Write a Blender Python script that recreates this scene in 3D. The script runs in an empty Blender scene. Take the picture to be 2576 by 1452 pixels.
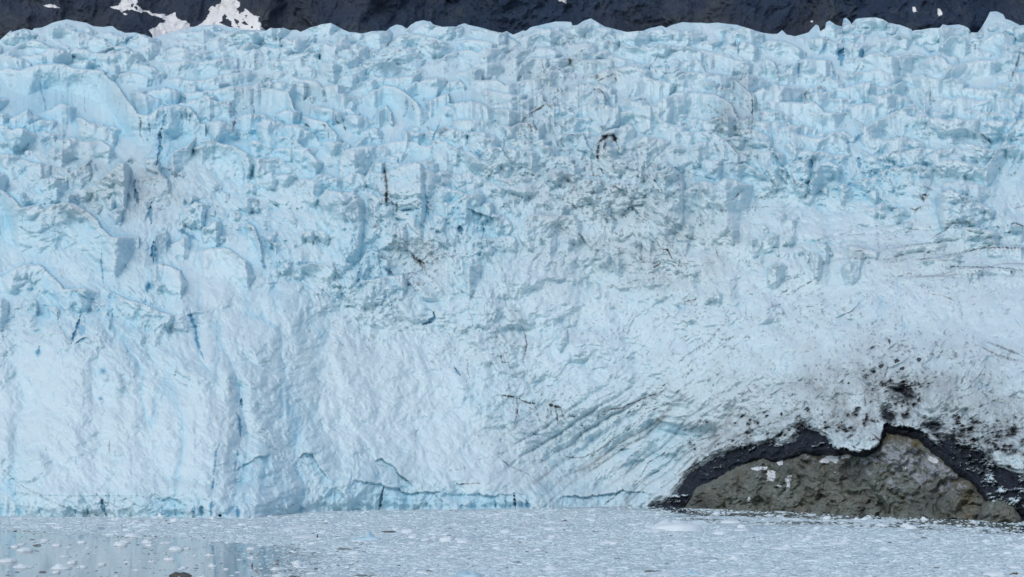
import bpy, math, random
import numpy as np
from mathutils import Vector, noise as mnoise
sc = bpy.context.scene
COL = sc.collection
# ------------------------------------------------------------------ camera, sky, sun, exposure
HC = 18.0                       # metres above the water (deck of a ship)
cam_d = bpy.data.cameras.new('camera'); cam = bpy.data.objects.new('camera', cam_d); COL.objects.link(cam)
cam.location = (0, 0, HC); cam.rotation_euler = (math.radians(90), 0, 0)
cam_d.sensor_width = 36; cam_d.lens = 90.0          # 36 mm / 90 mm = 0.4
cam_d.shift_y = 262.6 / 2576
cam_d.clip_start = 1; cam_d.clip_end = 9000
sc.camera = cam
W = bpy.data.worlds.new('World'); sc.world = W; W.use_nodes = True
wn = W.node_tree.nodes; wl = W.node_tree.links
sky = wn.new('ShaderNodeTexSky'); sky.sky_type = 'NISHITA'; sky.sun_disc = False
SUN_EL, SUN_AZ = 46, 206                            # azimuth clockwise from +Y: behind the camera, left
sky.sun_elevation = math.radians(SUN_EL); sky.sun_rotation = math.radians(SUN_AZ)
sky.air_density = 1.0; sky.dust_density = 1.5; sky.ozone_density = 1.0
wl.new(sky.outputs[0], wn['Background'].inputs[0]); wn['Background'].inputs[1].default_value = 0.12
sd = bpy.data.lights.new('sun', 'SUN'); sun = bpy.data.objects.new('sun', sd); COL.objects.link(sun)
sd.energy = .85; sd.angle = math.radians(40); sd.color = (1.0, 0.98, 0.95)
a = math.radians(SUN_AZ); e = math.radians(SUN_EL)
sun.rotation_euler = Vector((math.sin(a)*math.cos(e), math.cos(a)*math.cos(e), math.sin(e))).to_track_quat('Z', 'Y').to_euler()
sc.view_settings.view_transform = 'Standard'; sc.view_settings.look = 'None'
sc.view_settings.exposure = 0.18; sc.view_settings.gamma = 1.0

# ------------------------------------------------------------------ helpers
K = 0.4 / 2576                  # tangent per measuring unit (the survey sheet is 2576 units wide)
CX, HY = 1288.0, 988.6
M = 400 * K                     # metres per unit at the ice front
TILE = {'T1': (0, 0, .3405), 'T2': (858.6, 0, .3405), 'T3': (1717.2, 0, .3405), 'T4': (0, 459, .3405), 'T5': (858.6, 459, .3405),
        'T6': (1717.2, 459, .3405), 'B1': (0, 953.3, .3433), 'B2': (858.6, 953.3, .3433), 'B3': (1717.2, 953.3, .3433), 'S': (211.8, 0, .19187), 'P': (0, 0, 1.0)}
def pts(tile, s):
    ox, oy, k = TILE[tile]
    return np.array([[float(v) for v in p.split(',')] for p in s.split()]) * k + [ox, oy]
rng = np.random.RandomState(7)
f32 = np.float32
def _h(ix, iy, seed):
    n = (ix.astype(np.int64) * 374761393 + iy.astype(np.int64) * 668265263 + seed * 974634777) & 0xffffffff
    n = ((n ^ (n >> 13)) * 1274126177) & 0xffffffff
    n = ((n ^ (n >> 15)) * 2246822519) & 0xffffffff
    return ((n ^ (n >> 16)) & 0xffffff).astype(f32) / f32(0xffffff)
def vnoise(x, y, seed=0):
    ix = np.floor(x); iy = np.floor(y); fx = (x - ix).astype(f32); fy = (y - iy).astype(f32)
    ix = ix.astype(np.int64); iy = iy.astype(np.int64)
    fx = fx*fx*fx*(fx*(fx*6-15)+10); fy = fy*fy*fy*(fy*(fy*6-15)+10)
    a = _h(ix, iy, seed); b = _h(ix+1, iy, seed); c = _h(ix, iy+1, seed); d = _h(ix+1, iy+1, seed)
    return (a + (b-a)*fx + (c-a)*fy + (a-b-c+d)*fx*fy) * 2 - 1
def fbm(x, y, seed=0, oct=4, gain=.5, ridged=False):
    s = 0; amp = 1.0; tot = 0
    for o in range(oct):
        c, sn = math.cos(.6*o), math.sin(.6*o)
        n = vnoise((x*c - y*sn)*2**o + 17.3*o, (x*sn + y*c)*2**o - 9.1*o, seed + o*31)
        if ridged: n = 1 - 2*np.abs(n)
        s = s + n*amp; tot += amp; amp *= gain
    return s / tot
def blocks(x, y, seed, tilt=.5, cone=1.25, vary=.8):
    """upper envelope of randomly tilted planes: faceted blocks with sharp valleys (unit cells)"""
    ix = np.floor(x).astype(np.int64); iy = np.floor(y).astype(np.int64)
    best = np.full(x.shape, -9, f32)
    for dx in (-1, 0, 1):
        for dy in (-1, 0, 1):
            jx = ix+dx; jy = iy+dy
            px = x - (jx + .5 + .8*(_h(jx, jy, seed)-.5)); py = y - (jy + .5 + .8*(_h(jx, jy, seed+1)-.5))
            hh = vary*_h(jx, jy, seed+2) + tilt*((_h(jx, jy, seed+3)-.5)*px*2 + (_h(jx, jy, seed+4)-.5)*py*2)
            an = _h(jx, jy, seed+5)*6.28; ca = np.cos(an); sa = np.sin(an)
            u = px*ca + py*sa; v = -px*sa + py*ca
            d = np.maximum(np.maximum(np.abs(u)*1.0, np.abs(v)*(.7+.6*_h(jx, jy, seed+6))) , .35)-.35
            best = np.maximum(best, (hh - cone*d*1.6).astype(f32))
    return best
def sstep(a, b, x):
    t = np.clip((x-a)/(b-a), 0, 1); return t*t*(3-2*t)
def inpoly(px, py, P):
    r = np.zeros(px.shape, bool); n = len(P)
    for i in range(n):
        x0, y0 = P[i]; x1, y1 = P[(i+1) % n]
        if y0 == y1: continue
        c = ((y0 > py) != (y1 > py)) & (px < (x1-x0)*(py-y0)/(y1-y0)+x0)
        r ^= c
    return r
def pieces(mask):
    """label the connected pieces of a boolean grid (run-length union)"""
    H, W_ = mask.shape; lab = -np.ones(mask.shape, np.int64); par = []
    def find(a):
        while par[a] != a: par[a] = par[par[a]]; a = par[a]
        return a
    prev = []
    for r in range(H):
        row = mask[r]; d = np.diff(np.concatenate([[0], row.astype(np.int8), [0]])); st = np.where(d == 1)[0]; en = np.where(d == -1)[0]; cur = []
        for a, b in zip(st, en):
            i = len(par); par.append(i); cur.append((a, b, i)); lab[r, a:b] = i
        j = 0
        for a, b, i in cur:
            for pa, pb, pi in prev:
                if pb > a and pa < b:
                    x, y = find(i), find(pi)
                    if x != y: par[x] = y
        prev = cur
    if not par: return lab, []
    root_ = np.array([find(i) for i in range(len(par))]); lab = np.where(lab >= 0, root_[np.maximum(lab, 0)], -1)
    u, n = np.unique(lab[lab >= 0], return_counts=True)
    return lab, [(int(a), int(b)) for b, a in sorted(zip(n, u), reverse=True)]
def ellipses(s, X, Y):
    m = np.zeros(X.shape, f32)
    for e in s.split():
        cx, cy, rx, ry, am = [float(v) for v in e.split(',')]
        m = np.maximum(m, am*np.exp(-(((X-cx)/rx)**2 + ((Y-cy)/ry)**2)**1.5*.7))
    return m
def mesh_from(name, V, F, mat, parent=None, attr=None, normals=None, smooth=True, loc=None):
    me = bpy.data.meshes.new(name)
    V = np.asarray(V, dtype=f32); F = np.asarray(F, dtype=np.int32)
    if loc is not None: V = V - np.array(loc, dtype=f32)
    k = F.shape[1]
    me.vertices.add(len(V)); me.vertices.foreach_set('co', V.ravel())
    me.loops.add(F.size); me.loops.foreach_set('vertex_index', F.ravel())
    me.polygons.add(len(F)); me.polygons.foreach_set('loop_start', np.arange(0, F.size, k, dtype=np.int32))
    me.polygons.foreach_set('loop_total', np.full(len(F), k, dtype=np.int32))
    me.polygons.foreach_set('use_smooth', np.full(len(F), smooth))
    me.update(calc_edges=True); me.validate()
    if attr is not None:
        for nm, A in attr.items():
            at = me.color_attributes.new(nm, 'FLOAT_COLOR', 'POINT')
            B = np.zeros((len(V), 4), f32); B[:, :A.shape[1]] = A
            at.data.foreach_set('color', B.ravel())
    if normals is not None: me.normals_split_custom_set_from_vertices(normals)
    me.materials.append(mat)
    o = bpy.data.objects.new(name, me); COL.objects.link(o)
    if loc is not None: o.location = loc
    if parent: o.parent = parent; o.matrix_parent_inverse.identity()
    return o
def tag(o, label=None, cat=None, group=None, kind=None):
    if label: o['label'] = label
    if cat: o['category'] = cat
    if group: o['group'] = group
    if kind: o['kind'] = kind
    return o
def empty(name, loc=(0, 0, 0)):
    o = bpy.data.objects.new(name, None); COL.objects.link(o); o.location = loc; o.empty_display_size = 3
    return o
# node helpers
def new_mat(name):
    m = bpy.data.materials.new(name); m.use_nodes = True; t = m.node_tree
    return m, t, t.nodes['Principled BSDF']
def nd(t, typ, **kw):
    n = t.nodes.new(typ)
    for k, v in kw.items():
        if k in n.inputs.keys(): n.inputs[k].default_value = v
        else: setattr(n, k, v)
    return n
def mix(t, fac, a, b, mode='MIX'):
    n = t.nodes.new('ShaderNodeMix'); n.data_type = 'RGBA'; n.blend_type = mode
    for i, v in ((0, fac), (6, a), (7, b)):
        if hasattr(v, 'is_linked'): t.links.new(v, n.inputs[i])
        elif i == 0: n.inputs[0].default_value = v
        else: n.inputs[i].default_value = (*v, 1)
    return n.outputs[2]
def mth(t, op, a, b=0.0, clamp=False):
    n = t.nodes.new('ShaderNodeMath'); n.operation = op; n.use_clamp = clamp
    for i, v in ((0, a), (1, b)):
        if hasattr(v, 'is_linked'): t.links.new(v, n.inputs[i])
        else: n.inputs[i].default_value = v
    return n.outputs[0]
def ramp(t, fac, a, b):
    n = t.nodes.new('ShaderNodeMapRange'); t.links.new(fac, n.inputs[0]); n.inputs[1].default_value = a; n.inputs[2].default_value = b
    return n.outputs[0]
def tnoise(t, scale, detail=4, rough=.55, vec=None, stretch=None):
    n = t.nodes.new('ShaderNodeTexNoise'); n.inputs['Scale'].default_value = scale; n.inputs['Detail'].default_value = detail; n.inputs['Roughness'].default_value = rough
    if vec is None: vec = t.nodes.new('ShaderNodeTexCoord').outputs['Object']
    if stretch:
        mp = t.nodes.new('ShaderNodeMapping'); mp.inputs['Scale'].default_value = stretch; t.links.new(vec, mp.inputs[0]); vec = mp.outputs[0]
    t.links.new(vec, n.inputs[0]); return n.outputs[0]

# ------------------------------------------------------------------ materials
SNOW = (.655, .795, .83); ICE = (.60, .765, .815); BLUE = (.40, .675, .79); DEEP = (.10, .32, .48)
def ice_material():
    m, t, b = new_mat('glacier_ice')
    at = nd(t, 'ShaderNodeAttribute', attribute_name='ice_map'); sep = nd(t, 'ShaderNodeSeparateColor'); t.links.new(at.outputs['Color'], sep.inputs[0])
    at2 = nd(t, 'ShaderNodeAttribute', attribute_name='ice_tone'); sep2 = nd(t, 'ShaderNodeSeparateColor'); t.links.new(at2.outputs['Color'], sep2.inputs[0])
    blue, dirt, deb = sep.outputs[0], sep.outputs[1], sep.outputs[2]
    snow, deep, grey = sep2.outputs[0], sep2.outputs[1], sep2.outputs[2]
    n1 = tnoise(t, .35, 5, .6); n2 = tnoise(t, 2.2, 5, .65)
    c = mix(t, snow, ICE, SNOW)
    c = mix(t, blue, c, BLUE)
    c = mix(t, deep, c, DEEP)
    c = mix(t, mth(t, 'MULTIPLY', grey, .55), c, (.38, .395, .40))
    v = ramp(t, n2, .3, .75)
    c = mix(t, mth(t, 'MULTIPLY', v, .10), c, (.55, .68, .74))
    c = mix(t, dirt, c, (.10, .103, .105))
    dbn = ramp(t, tnoise(t, 1.3, 6, .7), .45, .75)
    dc = mix(t, dbn, (.010, .014, .024), (.032, .042, .056)); dc = mix(t, ramp(t, tnoise(t, 2.4, 6, .75), .60, .70), dc, (.16, .19, .22))
    c = mix(t, deb, c, dc)
    t.links.new(c, b.inputs['Base Color'])
    b.inputs['Roughness'].default_value = .62
    b.inputs['Specular IOR Level'].default_value = .25
    bp = nd(t, 'ShaderNodeBump'); bp.inputs['Strength'].default_value = .35; bp.inputs['Distance'].default_value = .35
    t.links.new(tnoise(t, 1.6, 6, .68), bp.inputs['Height']); t.links.new(bp.outputs[0], b.inputs['Normal'])
    return m
def rock_material():
    m, t, b = new_mat('outcrop_rock')
    at = nd(t, 'ShaderNodeAttribute', attribute_name='rock_map'); sep = nd(t, 'ShaderNodeSeparateColor'); t.links.new(at.outputs['Color'], sep.inputs[0])
    n1 = ramp(t, tnoise(t, .22, 5, .6), .35, .7); n2 = ramp(t, tnoise(t, 1.1, 9, .78, stretch=(1, 1, 1.6)), .42, .64)
    c = mix(t, n1, (.175, .19, .155), (.24, .28, .245))
    c = mix(t, mth(t, 'MULTIPLY', n2, .78), c, (.040, .042, .034))
    n3 = ramp(t, tnoise(t, .8, 8, .75), .52, .68)
    c = mix(t, mth(t, 'MULTIPLY', n3, .5), c, (.28, .30, .27))
    c = mix(t, mth(t, 'MULTIPLY', ramp(t, tnoise(t, .13, 4, .6), .5, .65), .28), c, (.135, .115, .085))
    c = mix(t, mth(t, 'MULTIPLY', ramp(t, tnoise(t, 2.2, 6, .8), .63, .70), .7), c, (.5, .54, .57))
    c = mix(t, sep.outputs[0], c, (.20, .155, .075))           # ochre stain
    c = mix(t, sep.outputs[1], c, (.38, .42, .46))             # dirty ice frozen on
    c = mix(t, sep.outputs[2], c, (.012, .014, .02))
    t.links.new(c, b.inputs['Base Color']); b.inputs['Roughness'].default_value = .7
    bp = nd(t, 'ShaderNodeBump'); bp.inputs['Strength'].default_value = .9; bp.inputs['Distance'].default_value = .5
    t.links.new(tnoise(t, 1.5, 7, .7), bp.inputs['Height']); t.links.new(bp.outputs[0], b.inputs['Normal'])
    return m
def simple(name, col, col2, scale, rough=.6, bump=.3, dist=.05):
    m, t, b = new_mat(name)
    c = mix(t, ramp(t, tnoise(t, scale, 5, .6), .35, .68), col, col2)
    t.links.new(c, b.inputs['Base Color']); b.inputs['Roughness'].default_value = rough; b.inputs['Specular IOR Level'].default_value = .3
    bp = nd(t, 'ShaderNodeBump'); bp.inputs['Strength'].default_value = bump; bp.inputs['Distance'].default_value = dist
    t.links.new(tnoise(t, scale*3, 5, .6), bp.inputs['Height']); t.links.new(bp.outputs[0], b.inputs['Normal'])
    return m
ICE_M = ice_material(); ROCK_M = rock_material()

# ------------------------------------------------------------------ survey tables
SKYL = np.vstack([pts('P', '-420,150 -300,110 -200,118 -120,90 -50,112'),
 pts('T1', '0,295 80,222 90,235 175,208 240,222 250,208 310,205 380,170 440,155 490,142 560,155 640,172 690,195 760,200 830,193 870,222 920,240 1010,245 1080,258 1120,278 1180,262 1280,232 1400,208 1430,197 1500,188 1560,182 1620,185 1700,200 1760,212 1850,222 1900,218 1960,228 2000,208 2040,212 2090,205 2150,225 2190,222 2220,235 2290,205 2380,178 2440,170 2480,190'),
 pts('T2', '0,212 60,240 110,238 150,248 230,232 330,230 360,200 410,183 450,190 485,213 510,185 550,162 610,152 660,158 680,180 740,197 850,195 870,182 910,170 940,182 1030,203 1120,232 1190,240 1225,230 1270,257 1310,240 1340,225 1365,228 1400,202 1500,178 1580,160 1640,158 1700,162 1706,190 1740,185 1790,155 1845,137 1880,158 1950,200 2020,215 2110,240 2180,230 2230,228 2290,205 2370,190 2400,203 2440,185'),
 pts('T3', '0,165 180,172 260,167 400,182 520,222 600,245 700,252 735,222 770,258 830,268 930,240 985,180 1005,190 1018,232 1050,210 1060,165 1085,152 1130,185 1180,195 1185,140 1210,130 1240,160 1245,180 1280,140 1350,130 1430,132 1480,145 1520,170 1600,182 1690,215 1695,230 1780,215 1830,205 1900,205 1920,180 1960,190 2040,182 2090,195 2120,215 2125,240 2180,243 2210,200 2250,130 2270,88 2320,84 2370,105 2385,140 2420,150 2490,185 2560,185 2700,230 2900,200 3200,260 3700,220')])
WLINE = pts('P', '-420,1290 0,1296 200,1299 560,1302 640,1300 750,1288 900,1282 1200,1282 1400,1278 1640,1275 1750,1280 2050,1290 2300,1303 2440,1308 2576,1315 3000,1330')
FEAT = '''T1 k 5 1|290,560 300,640 330,760 345,840
T1 k 4 .8|485,940 470,1040 462,1110
T1 K 20 1.3|1205,940 1180,980 1185,1100 1155,1220
T1 K 24 .6|1225,840 1212,930
T1 K 42 1|1200,1245 1232,1310
T1 K 28 .8|705,1215 722,1265
T1 K 18 1.2|1000,1330 990,1370 1005,1440
T1 k 14 .8|150,1285 200,1230
T1 k 12 .8|630,1235 695,1185
T1 k 12 .8|838,1370 850,1415
T1 k 6 .8|1785,1190 1810,1290 1790,1380
T1 k 16 .5|945,290 935,325
T1 k 8 .8|1590,600 1595,635
T1 d 9 .9|620,650 625,800 630,830
T1 d 5 .7|640,890 625,950
T1 d 7 .8|905,690 890,740 862,850
T1 d 14 1.3|1022,860 1040,900 1035,950 1030,1000
T1 d 10 1|1095,880 1110,1000
T1 d 8 .9|1170,820 1160,890
T1 d 12 1|1340,820 1345,890
T1 d 8 .9|1375,820 1375,880
T1 d 12 1|1410,840 1400,910
T1 d 8 .9|1265,830 1265,862
T1 d 10 1|1350,685 1370,700 1370,770
T1 d 12 1|1870,720 1860,780 1880,795 1870,870
T1 D 26 1|1745,865 1725,930 1715,960
T1 d 10 .9|1750,960 1750,1030
T1 d 8 .9|2290,700 2300,770 2285,860
T1 d 6 .7|2205,780 2200,870
T1 D 18 1|2250,915 2290,940
T1 D 18 1|2395,920 2405,935
T1 d 16 1|2425,970 2430,1030
T1 d 14 .8|1700,750 1710,790 1750,830
T1 d 10 .8|1660,830 1720,825 1760,835
T1 d 7 .8|1830,660 1900,680 2000,650
T1 d 9 .9|385,420 400,460
T1 d 8 .8|590,305 592,328
T1 d 5 .7|100,420 85,480
T1 d 4 .7|470,200 440,270
T1 d 9 .9|2045,280 2040,312
T1 d 12 .9|1880,370 1885,460 1880,515
T1 d 12 .9|1850,480 1850,515
T1 d 10 .8|2030,470 2022,515
T1 d 10 .8|1340,480 1330,530 1305,565
T1 d 5 .7|1437,560 1442,500
T1 d 10 1|670,1160 680,1190 640,1220 590,1250
T1 d 9 1|250,1375 310,1310 330,1290
T1 d 4 .7|330,1210 420,1240 560,1250 640,1220
T1 d 6 .8|2100,1270 2200,1330 2250,1380
T1 d 4 .6|2155,1020 2158,1140
T1 D 22 1|2480,850 2480,895 2515,915
T1 d 8 .8|2160,630 2280,650 2340,680
T1 d 4 .7|1000,1350 1150,1330 1200,1280
T1 d 5 .7|1290,1310 1380,1280
T1 d 5 .7|870,1330 950,1420
T1 d 5 .7|180,1240 260,1220 350,1200
T2 d 12 1|355,310 340,350
T2 d 10 .9|225,405 250,432
T2 d 10 .9|480,720 490,790 470,850
T2 d 12 1|520,755 535,810
T2 D 14 .8|0,860 20,920 40,990
T2 d 12 .8|50,680 55,725
T2 d 24 1|1690,430 1685,485
T2 d 14 .9|1820,450 1822,525
T2 d 8 .8|1850,470 1862,505
T2 d 14 1|1790,550 1790,585
T2 d 14 1|2340,410 2310,460 2290,485
T2 d 10 .9|2400,450 2400,560
T2 d 10 1.4|1890,602 1950,575 2010,552 2060,560
T2 D 24 1.3|2020,570 2040,600
T2 d 12 1.3|1840,710 1850,670 1890,650 1930,680 1960,740 1940,800
T2 d 5 .8|1320,770 1370,810
T2 D 14 1.2|1350,860 1430,820 1500,780 1600,755
T2 d 18 .8|1340,880 1400,865
T2 d 8 .9|1810,750 1820,860 1845,885
T2 d 12 .9|1250,740 1278,790
T2 d 12 .9|1165,880 1175,850
T2 d 18 1|1370,910 1400,925 1410,1000
T2 k 6 1|1212,960 1215,1012
T2 d 6 .9|1620,990 1700,1000 1780,990
T2 D 30 1.8|1895,1060 1960,1005 2010,1000 2040,1075
T2 D 30 1.5|1905,1060 1890,1130 1900,1190
T2 d 16 1.4|1960,1040 1930,1110
T2 d 16 1|2040,1080 2055,1115
T2 d 14 1|1900,1220 1940,1290
T2 d 9 1.2|1310,1235 1370,1240 1420,1265
T2 d 16 1|1640,1190 1652,1225
T2 d 16 1|1725,1190 1718,1225
T2 d 14 1|2100,1220 2135,1255
T2 d 8 1|620,1250 632,1312
T2 d 20 1.2|310,1215 330,1300 338,1452
T2 d 10 .9|290,1300 300,1345
T2 d 12 .8|260,1360 275,1425
T2 d 8 .9|1780,980 1782,1025
T2 d 9 .9|2480,1270 2502,1325
T2 d 12 .8|1970,305 1995,345
T2 d 12 .8|2310,830 2332,832
T2 k 7 1.3|735,885 705,960 660,1065
T2 k 8 .8|480,730 478,790
T2 k 5 .6|812,700 835,800 860,910
T2 k 5 .8|1412,520 1388,565
T2 k 7 .6|1345,345 1280,290 1220,262
T2 k 4 .7|1612,780 1600,880
T2 k 8 .7|235,885 252,840
T2 k 16 .8|990,1120 1042,1172
T2 k 10 .8|2410,470 2422,525
T2 k 6 .8|800,1290 860,1350 1000,1358
T3 k 9 .5|320,200 300,300 240,390
T3 k 6 .5|385,240 360,285
T3 k 6 1.2|425,300 410,350 412,422
T3 k 7 1.2|860,450 855,592
T3 K 32 1.3|1192,355 1170,400 1175,485
T3 K 32 1.1|1322,360 1325,425
T3 k 9 .9|1070,310 1030,380 1000,412
T3 k 12 .6|1715,320 1780,350 1860,412
T3 k 12 .8|2505,740 2512,830 2440,940 2390,985
T3 k 10 .7|1130,520 1125,622
T3 k 5 .8|700,610 722,662
T3 k 4 .8|560,350 540,412
T3 k 8 1|1250,1085 1290,1020 1345,975
T3 K 26 1|940,1180 945,1245
T3 K 20 1|1298,1165 1310,1242
T3 k 9 .8|2235,770 2180,785
T3 k 10 .8|2095,1275 2155,1250
T3 d 14 .9|390,300 388,375
T3 D 13 1.2|510,690 515,780 520,900
T3 d 12 1|515,900 505,980 510,1075
T3 d 10 .9|375,580 380,685
T3 d 20 .8|610,690 598,735
T3 d 16 1.2|930,660 905,700 900,762
T3 d 18 1|1035,640 985,650
T3 d 14 1|912,720 925,752
T3 d 9 .9|882,690 870,742
T3 d 12 .9|1000,650 1012,720
T3 d 12 1|908,388 916,415
T3 d 16 .9|1066,290 1078,302
T3 d 12 .9|1310,440 1300,490 1260,552
T3 d 12 .9|1345,465 1310,530
T3 d 8 .9|1242,380 1220,422
T3 d 8 .8|1372,310 1360,352
T3 d 6 .7|1532,190 1520,242
T3 d 24 .8|2120,330 2108,362
T3 d 15 1.1|2500,340 2480,460 2440,540 2420,612
T3 d 12 .8|1830,610 1830,700 1842,830
T3 d 16 .9|812,840 820,862
T3 d 10 1|1230,830 1178,852
T3 d 12 .9|1202,920 1190,952
T3 d 8 .8|1500,580 1488,602
T3 d 8 .8|1392,600 1370,742
T3 d 7 1|230,1275 240,1220 330,1210 470,1200
T3 d 7 1|0,1250 110,1300 200,1320
T3 d 18 .7|260,840 272,902
T3 d 18 .7|550,1100 552,1212
T3 d 7 .9|790,1240 830,1205
T3 d 12 .9|2310,1220 2355,1262
T3 d 12 1|2395,1300 2450,1290 2505,1200
T3 d 8 1|1780,1380 1855,1412
T3 d 18 .9|680,1330 702,1345
T4 k 6 1.3|750,500 750,600 760,700 765,772
T4 K 22 1.3|1120,150 1108,200 1122,302
T4 K 20 1.2|1000,50 1010,120 1025,160
T4 K 22 1.4|1142,430 1135,520 1140,592
T4 k 14 1.4|1102,740 1088,815
T4 k 11 1.2|1405,930 1410,980 1440,1060 1455,1180 1502,1302
T4 k 15 1.4|292,1212 275,1285
T4 K 16 1.2|595,985 560,1100 525,1195
T4 K 20 .8|560,1185 650,1150
T4 K 34 .6|608,1050 600,1130
T4 k 14 1|1310,350 1400,390 1470,432
T4 k 10 1|1690,228 1685,262
T4 k 12 .9|1608,405 1622,435
T4 k 12 1|1945,580 1962,640
T4 k 5 .8|1960,740 2000,752 2075,738
T4 k 4 .8|1800,1255 1803,1292
T4 k 9 .9|840,50 850,112
T4 k 6 1|1078,850 1074,905
T4 k 4 .7|440,500 520,470 595,428
T4 k 16 .9|745,1390 772,1402
T4 k 7 .8|1218,1045 1240,1125
T4 k 8 .7|2190,605 2295,590
T4 d 6 .9|170,240 163,345
T4 d 6 .7|150,180 205,192
T4 d 14 .8|1150,190 1205,200
T4 d 5 .9|590,1350 602,1440
T4 d 4 .8|415,900 430,1000 440,1062
T4 d 5 .6|1600,1000 1610,1200 1640,1380
T4 d 9 .9|2282,60 2288,102
T4 d 12 .8|2105,440 2125,428
T4 d 8 1|1143,1042 1150,1055
T4 d 4 .7|1650,860 1702,900
T4 d 12 .8|1205,600 1215,618
T5 K 24 1.2|870,325 890,382
T5 k 16 .8|800,330 862,345
T5 K 18 1.1|682,955 690,1000 640,1040 585,1052
T5 k 9 1.2|1035,505 1012,548
T5 k 9 1|975,440 982,482
T5 K 16 .9|838,1375 882,1425
T5 k 6 .9|330,810 332,840 280,922
T5 K 28 .6|155,600 120,755
T5 K 18 .8|335,640 385,690
T5 k 10 .7|2480,920 2530,932
T5 k 8 .8|420,210 520,200
T5 D 24 1.3|342,50 330,165
T5 d 12 .9|300,100 298,175
T5 d 11 1.4|1215,140 1188,195
T5 d 14 .9|412,140 408,222
T5 d 7 1|400,300 430,340 432,400 445,452
T5 d 6 1|330,455 440,455 525,455
T5 d 12 .8|245,480 285,486
T5 D 22 1.3|520,530 560,580 600,625
T5 D 20 1.2|545,560 622,605
T5 d 14 .9|545,400 552,412
T5 d 8 .9|590,395 605,405
T5 d 4 .7|868,550 880,640
T5 d 14 1|885,805 900,820
T5 d 5 .9|100,960 130,1060 140,1132
T5 d 11 1|195,1130 208,1182
T5 d 8 .9|205,1225 218,1240
T5 d 8 .9|388,1150 412,1182
T5 d 12 .8|430,1092 450,1105
T5 d 7 .9|440,1200 455,1260 470,1342
T5 d 12 .8|522,1200 535,1212
T5 d 10 1.2|1325,1045 1350,1100 1370,1200 1350,1290 1342,1335
T5 d 7 1.2|935,1310 935,1380 950,1450
T5 d 7 .9|1088,1385 1112,1330
T5 d 14 1.2|1178,1270 1190,1330 1215,1332
T5 d 8 1|1088,1128 1098,1140
T5 d 5 .8|1130,1160 1200,1230 1262,1420
T5 d 8 .8|1500,480 1440,560 1400,592
T5 d 16 1|1618,108 1655,142
T5 K 12 .8|2090,220 2140,180 2230,275
T5 d 11 1|2300,120 2372,132
T5 d 6 .8|2230,60 2305,112
T5 D 14 1.2|2350,490 2410,500 2455,582
T5 d 14 1.2|2285,645 2350,600 2405,590
T5 d 12 1.1|2448,455 2452,502
T5 k 6 .9|2310,400 2290,502
T5 d 7 1.2|2118,748 2170,725 2242,720
T5 d 14 .9|2328,820 2352,852
T5 d 8 1|1055,980 1100,975 1145,992
T5 d 10 .9|1960,1340 1982,1402
T5 d 4 .7|2060,1160 2140,1000 2162,950
T5 d 12 .9|1358,342 1412,318
T5 d 12 1.2|1980,10 2050,50 2112,70
T5 d 12 .8|595,800 605,812
T5 d 14 1.2|2502,560 2488,632
T6 d 10 1.4|358,142 400,100 445,58
T6 d 6 1|250,65 330,75 360,100
T6 d 5 .9|460,190 560,180 662,185
T6 d 8 1.1|700,188 760,180 802,150
T6 d 6 .9|800,130 872,118
T6 d 6 .9|540,140 640,80 685,58
T6 d 5 .8|460,230 520,185 560,150
T6 D 14 1.6|1755,92 1822,95
T6 d 16 1.6|1770,98 1782,152
T6 D 14 1.5|1680,192 1720,200 1785,163
T6 d 6 1|1490,282 1600,245 1672,235
T6 d 9 1|1780,30 1862,55
T6 d 6 .8|1530,42 1720,20
T6 d 7 1.1|2030,270 2060,210 2110,110 2142,40
T6 d 9 1.2|1830,420 1940,350 2000,300 2072,283
T6 d 4 .8|1500,402 1600,375 1752,345
T6 d 8 1.1|1480,502 1640,470 1830,445 2022,430
T6 d 7 1.1|1480,590 1620,580 1702,552
T6 d 9 1.1|1700,575 1900,550 1950,530
T6 D 10 1.4|1950,540 2060,520 2190,490 2300,480 2560,482
T6 d 6 1|2110,360 2190,350 2352,323
T6 D 11 1.2|2400,322 2450,300 2530,322
T6 d 8 1|2450,192 2530,168
T6 d 6 1|2200,450 2400,462 2560,470
T6 D 7 1.2|1930,625 2100,620 2280,625 2470,642 2560,650
T6 d 10 1.1|2110,620 2110,652
T6 D 12 1.1|2430,640 2432,682
T6 d 5 .9|1190,382 1262,354
T6 d 7 1|370,462 425,440
T6 d 8 1.3|720,822 800,780
T6 d 7 1.3|820,812 900,760 1002,700
T6 d 5 1|690,742 780,720 862,698
T6 d 6 .9|690,850 780,830 850,800
T6 d 5 .8|900,840 1070,760
T6 D 9 1.5|8,882 60,875 95,864
T6 d 9 1.4|52,870 44,905
T6 d 12 1.1|0,510 32,562
T6 d 12 1.1|0,605 62,600
T6 D 6 1.2|-30,1320 90,1235 200,1170 240,1110 272,1080
T6 d 6 1|150,1312 260,1220 382,1140
T6 d 8 1.2|300,1172 350,1150 385,1128
T6 d 6 1|330,1282 390,1210 492,1120
T6 d 8 1.1|0,1432 64,1388
T6 d 8 1|1790,820 1882,832
T6 d 12 1|1900,832 2012,872
T6 d 8 .9|1340,842 1400,838
T6 D 20 1.2|1385,1232 1425,1210
T6 D 20 1.4|1520,1150 1527,1192
T6 d 14 1.2|1530,1235 1575,1190
T6 d 24 .9|2170,1200 2330,1280 2530,1330
T6 d 24 .9|2240,1170 2530,1290
T6 d 14 .9|2055,1075 2068,1092
T6 d 8 .9|1648,810 1652,832
T6 d 10 .9|1235,885 1248,892
T6 d 14 .9|1185,942 1202,950
T6 D 24 1.3|1490,1450 1520,1340
T6 d 12 1.1|1420,1452 1460,1400
T6 d 10 1.1|1200,1452 1212,1400
B2 D 12 1.4|1148,115 1200,125 1285,132
B2 d 14 1.3|1288,125 1290,220 1285,292
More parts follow.
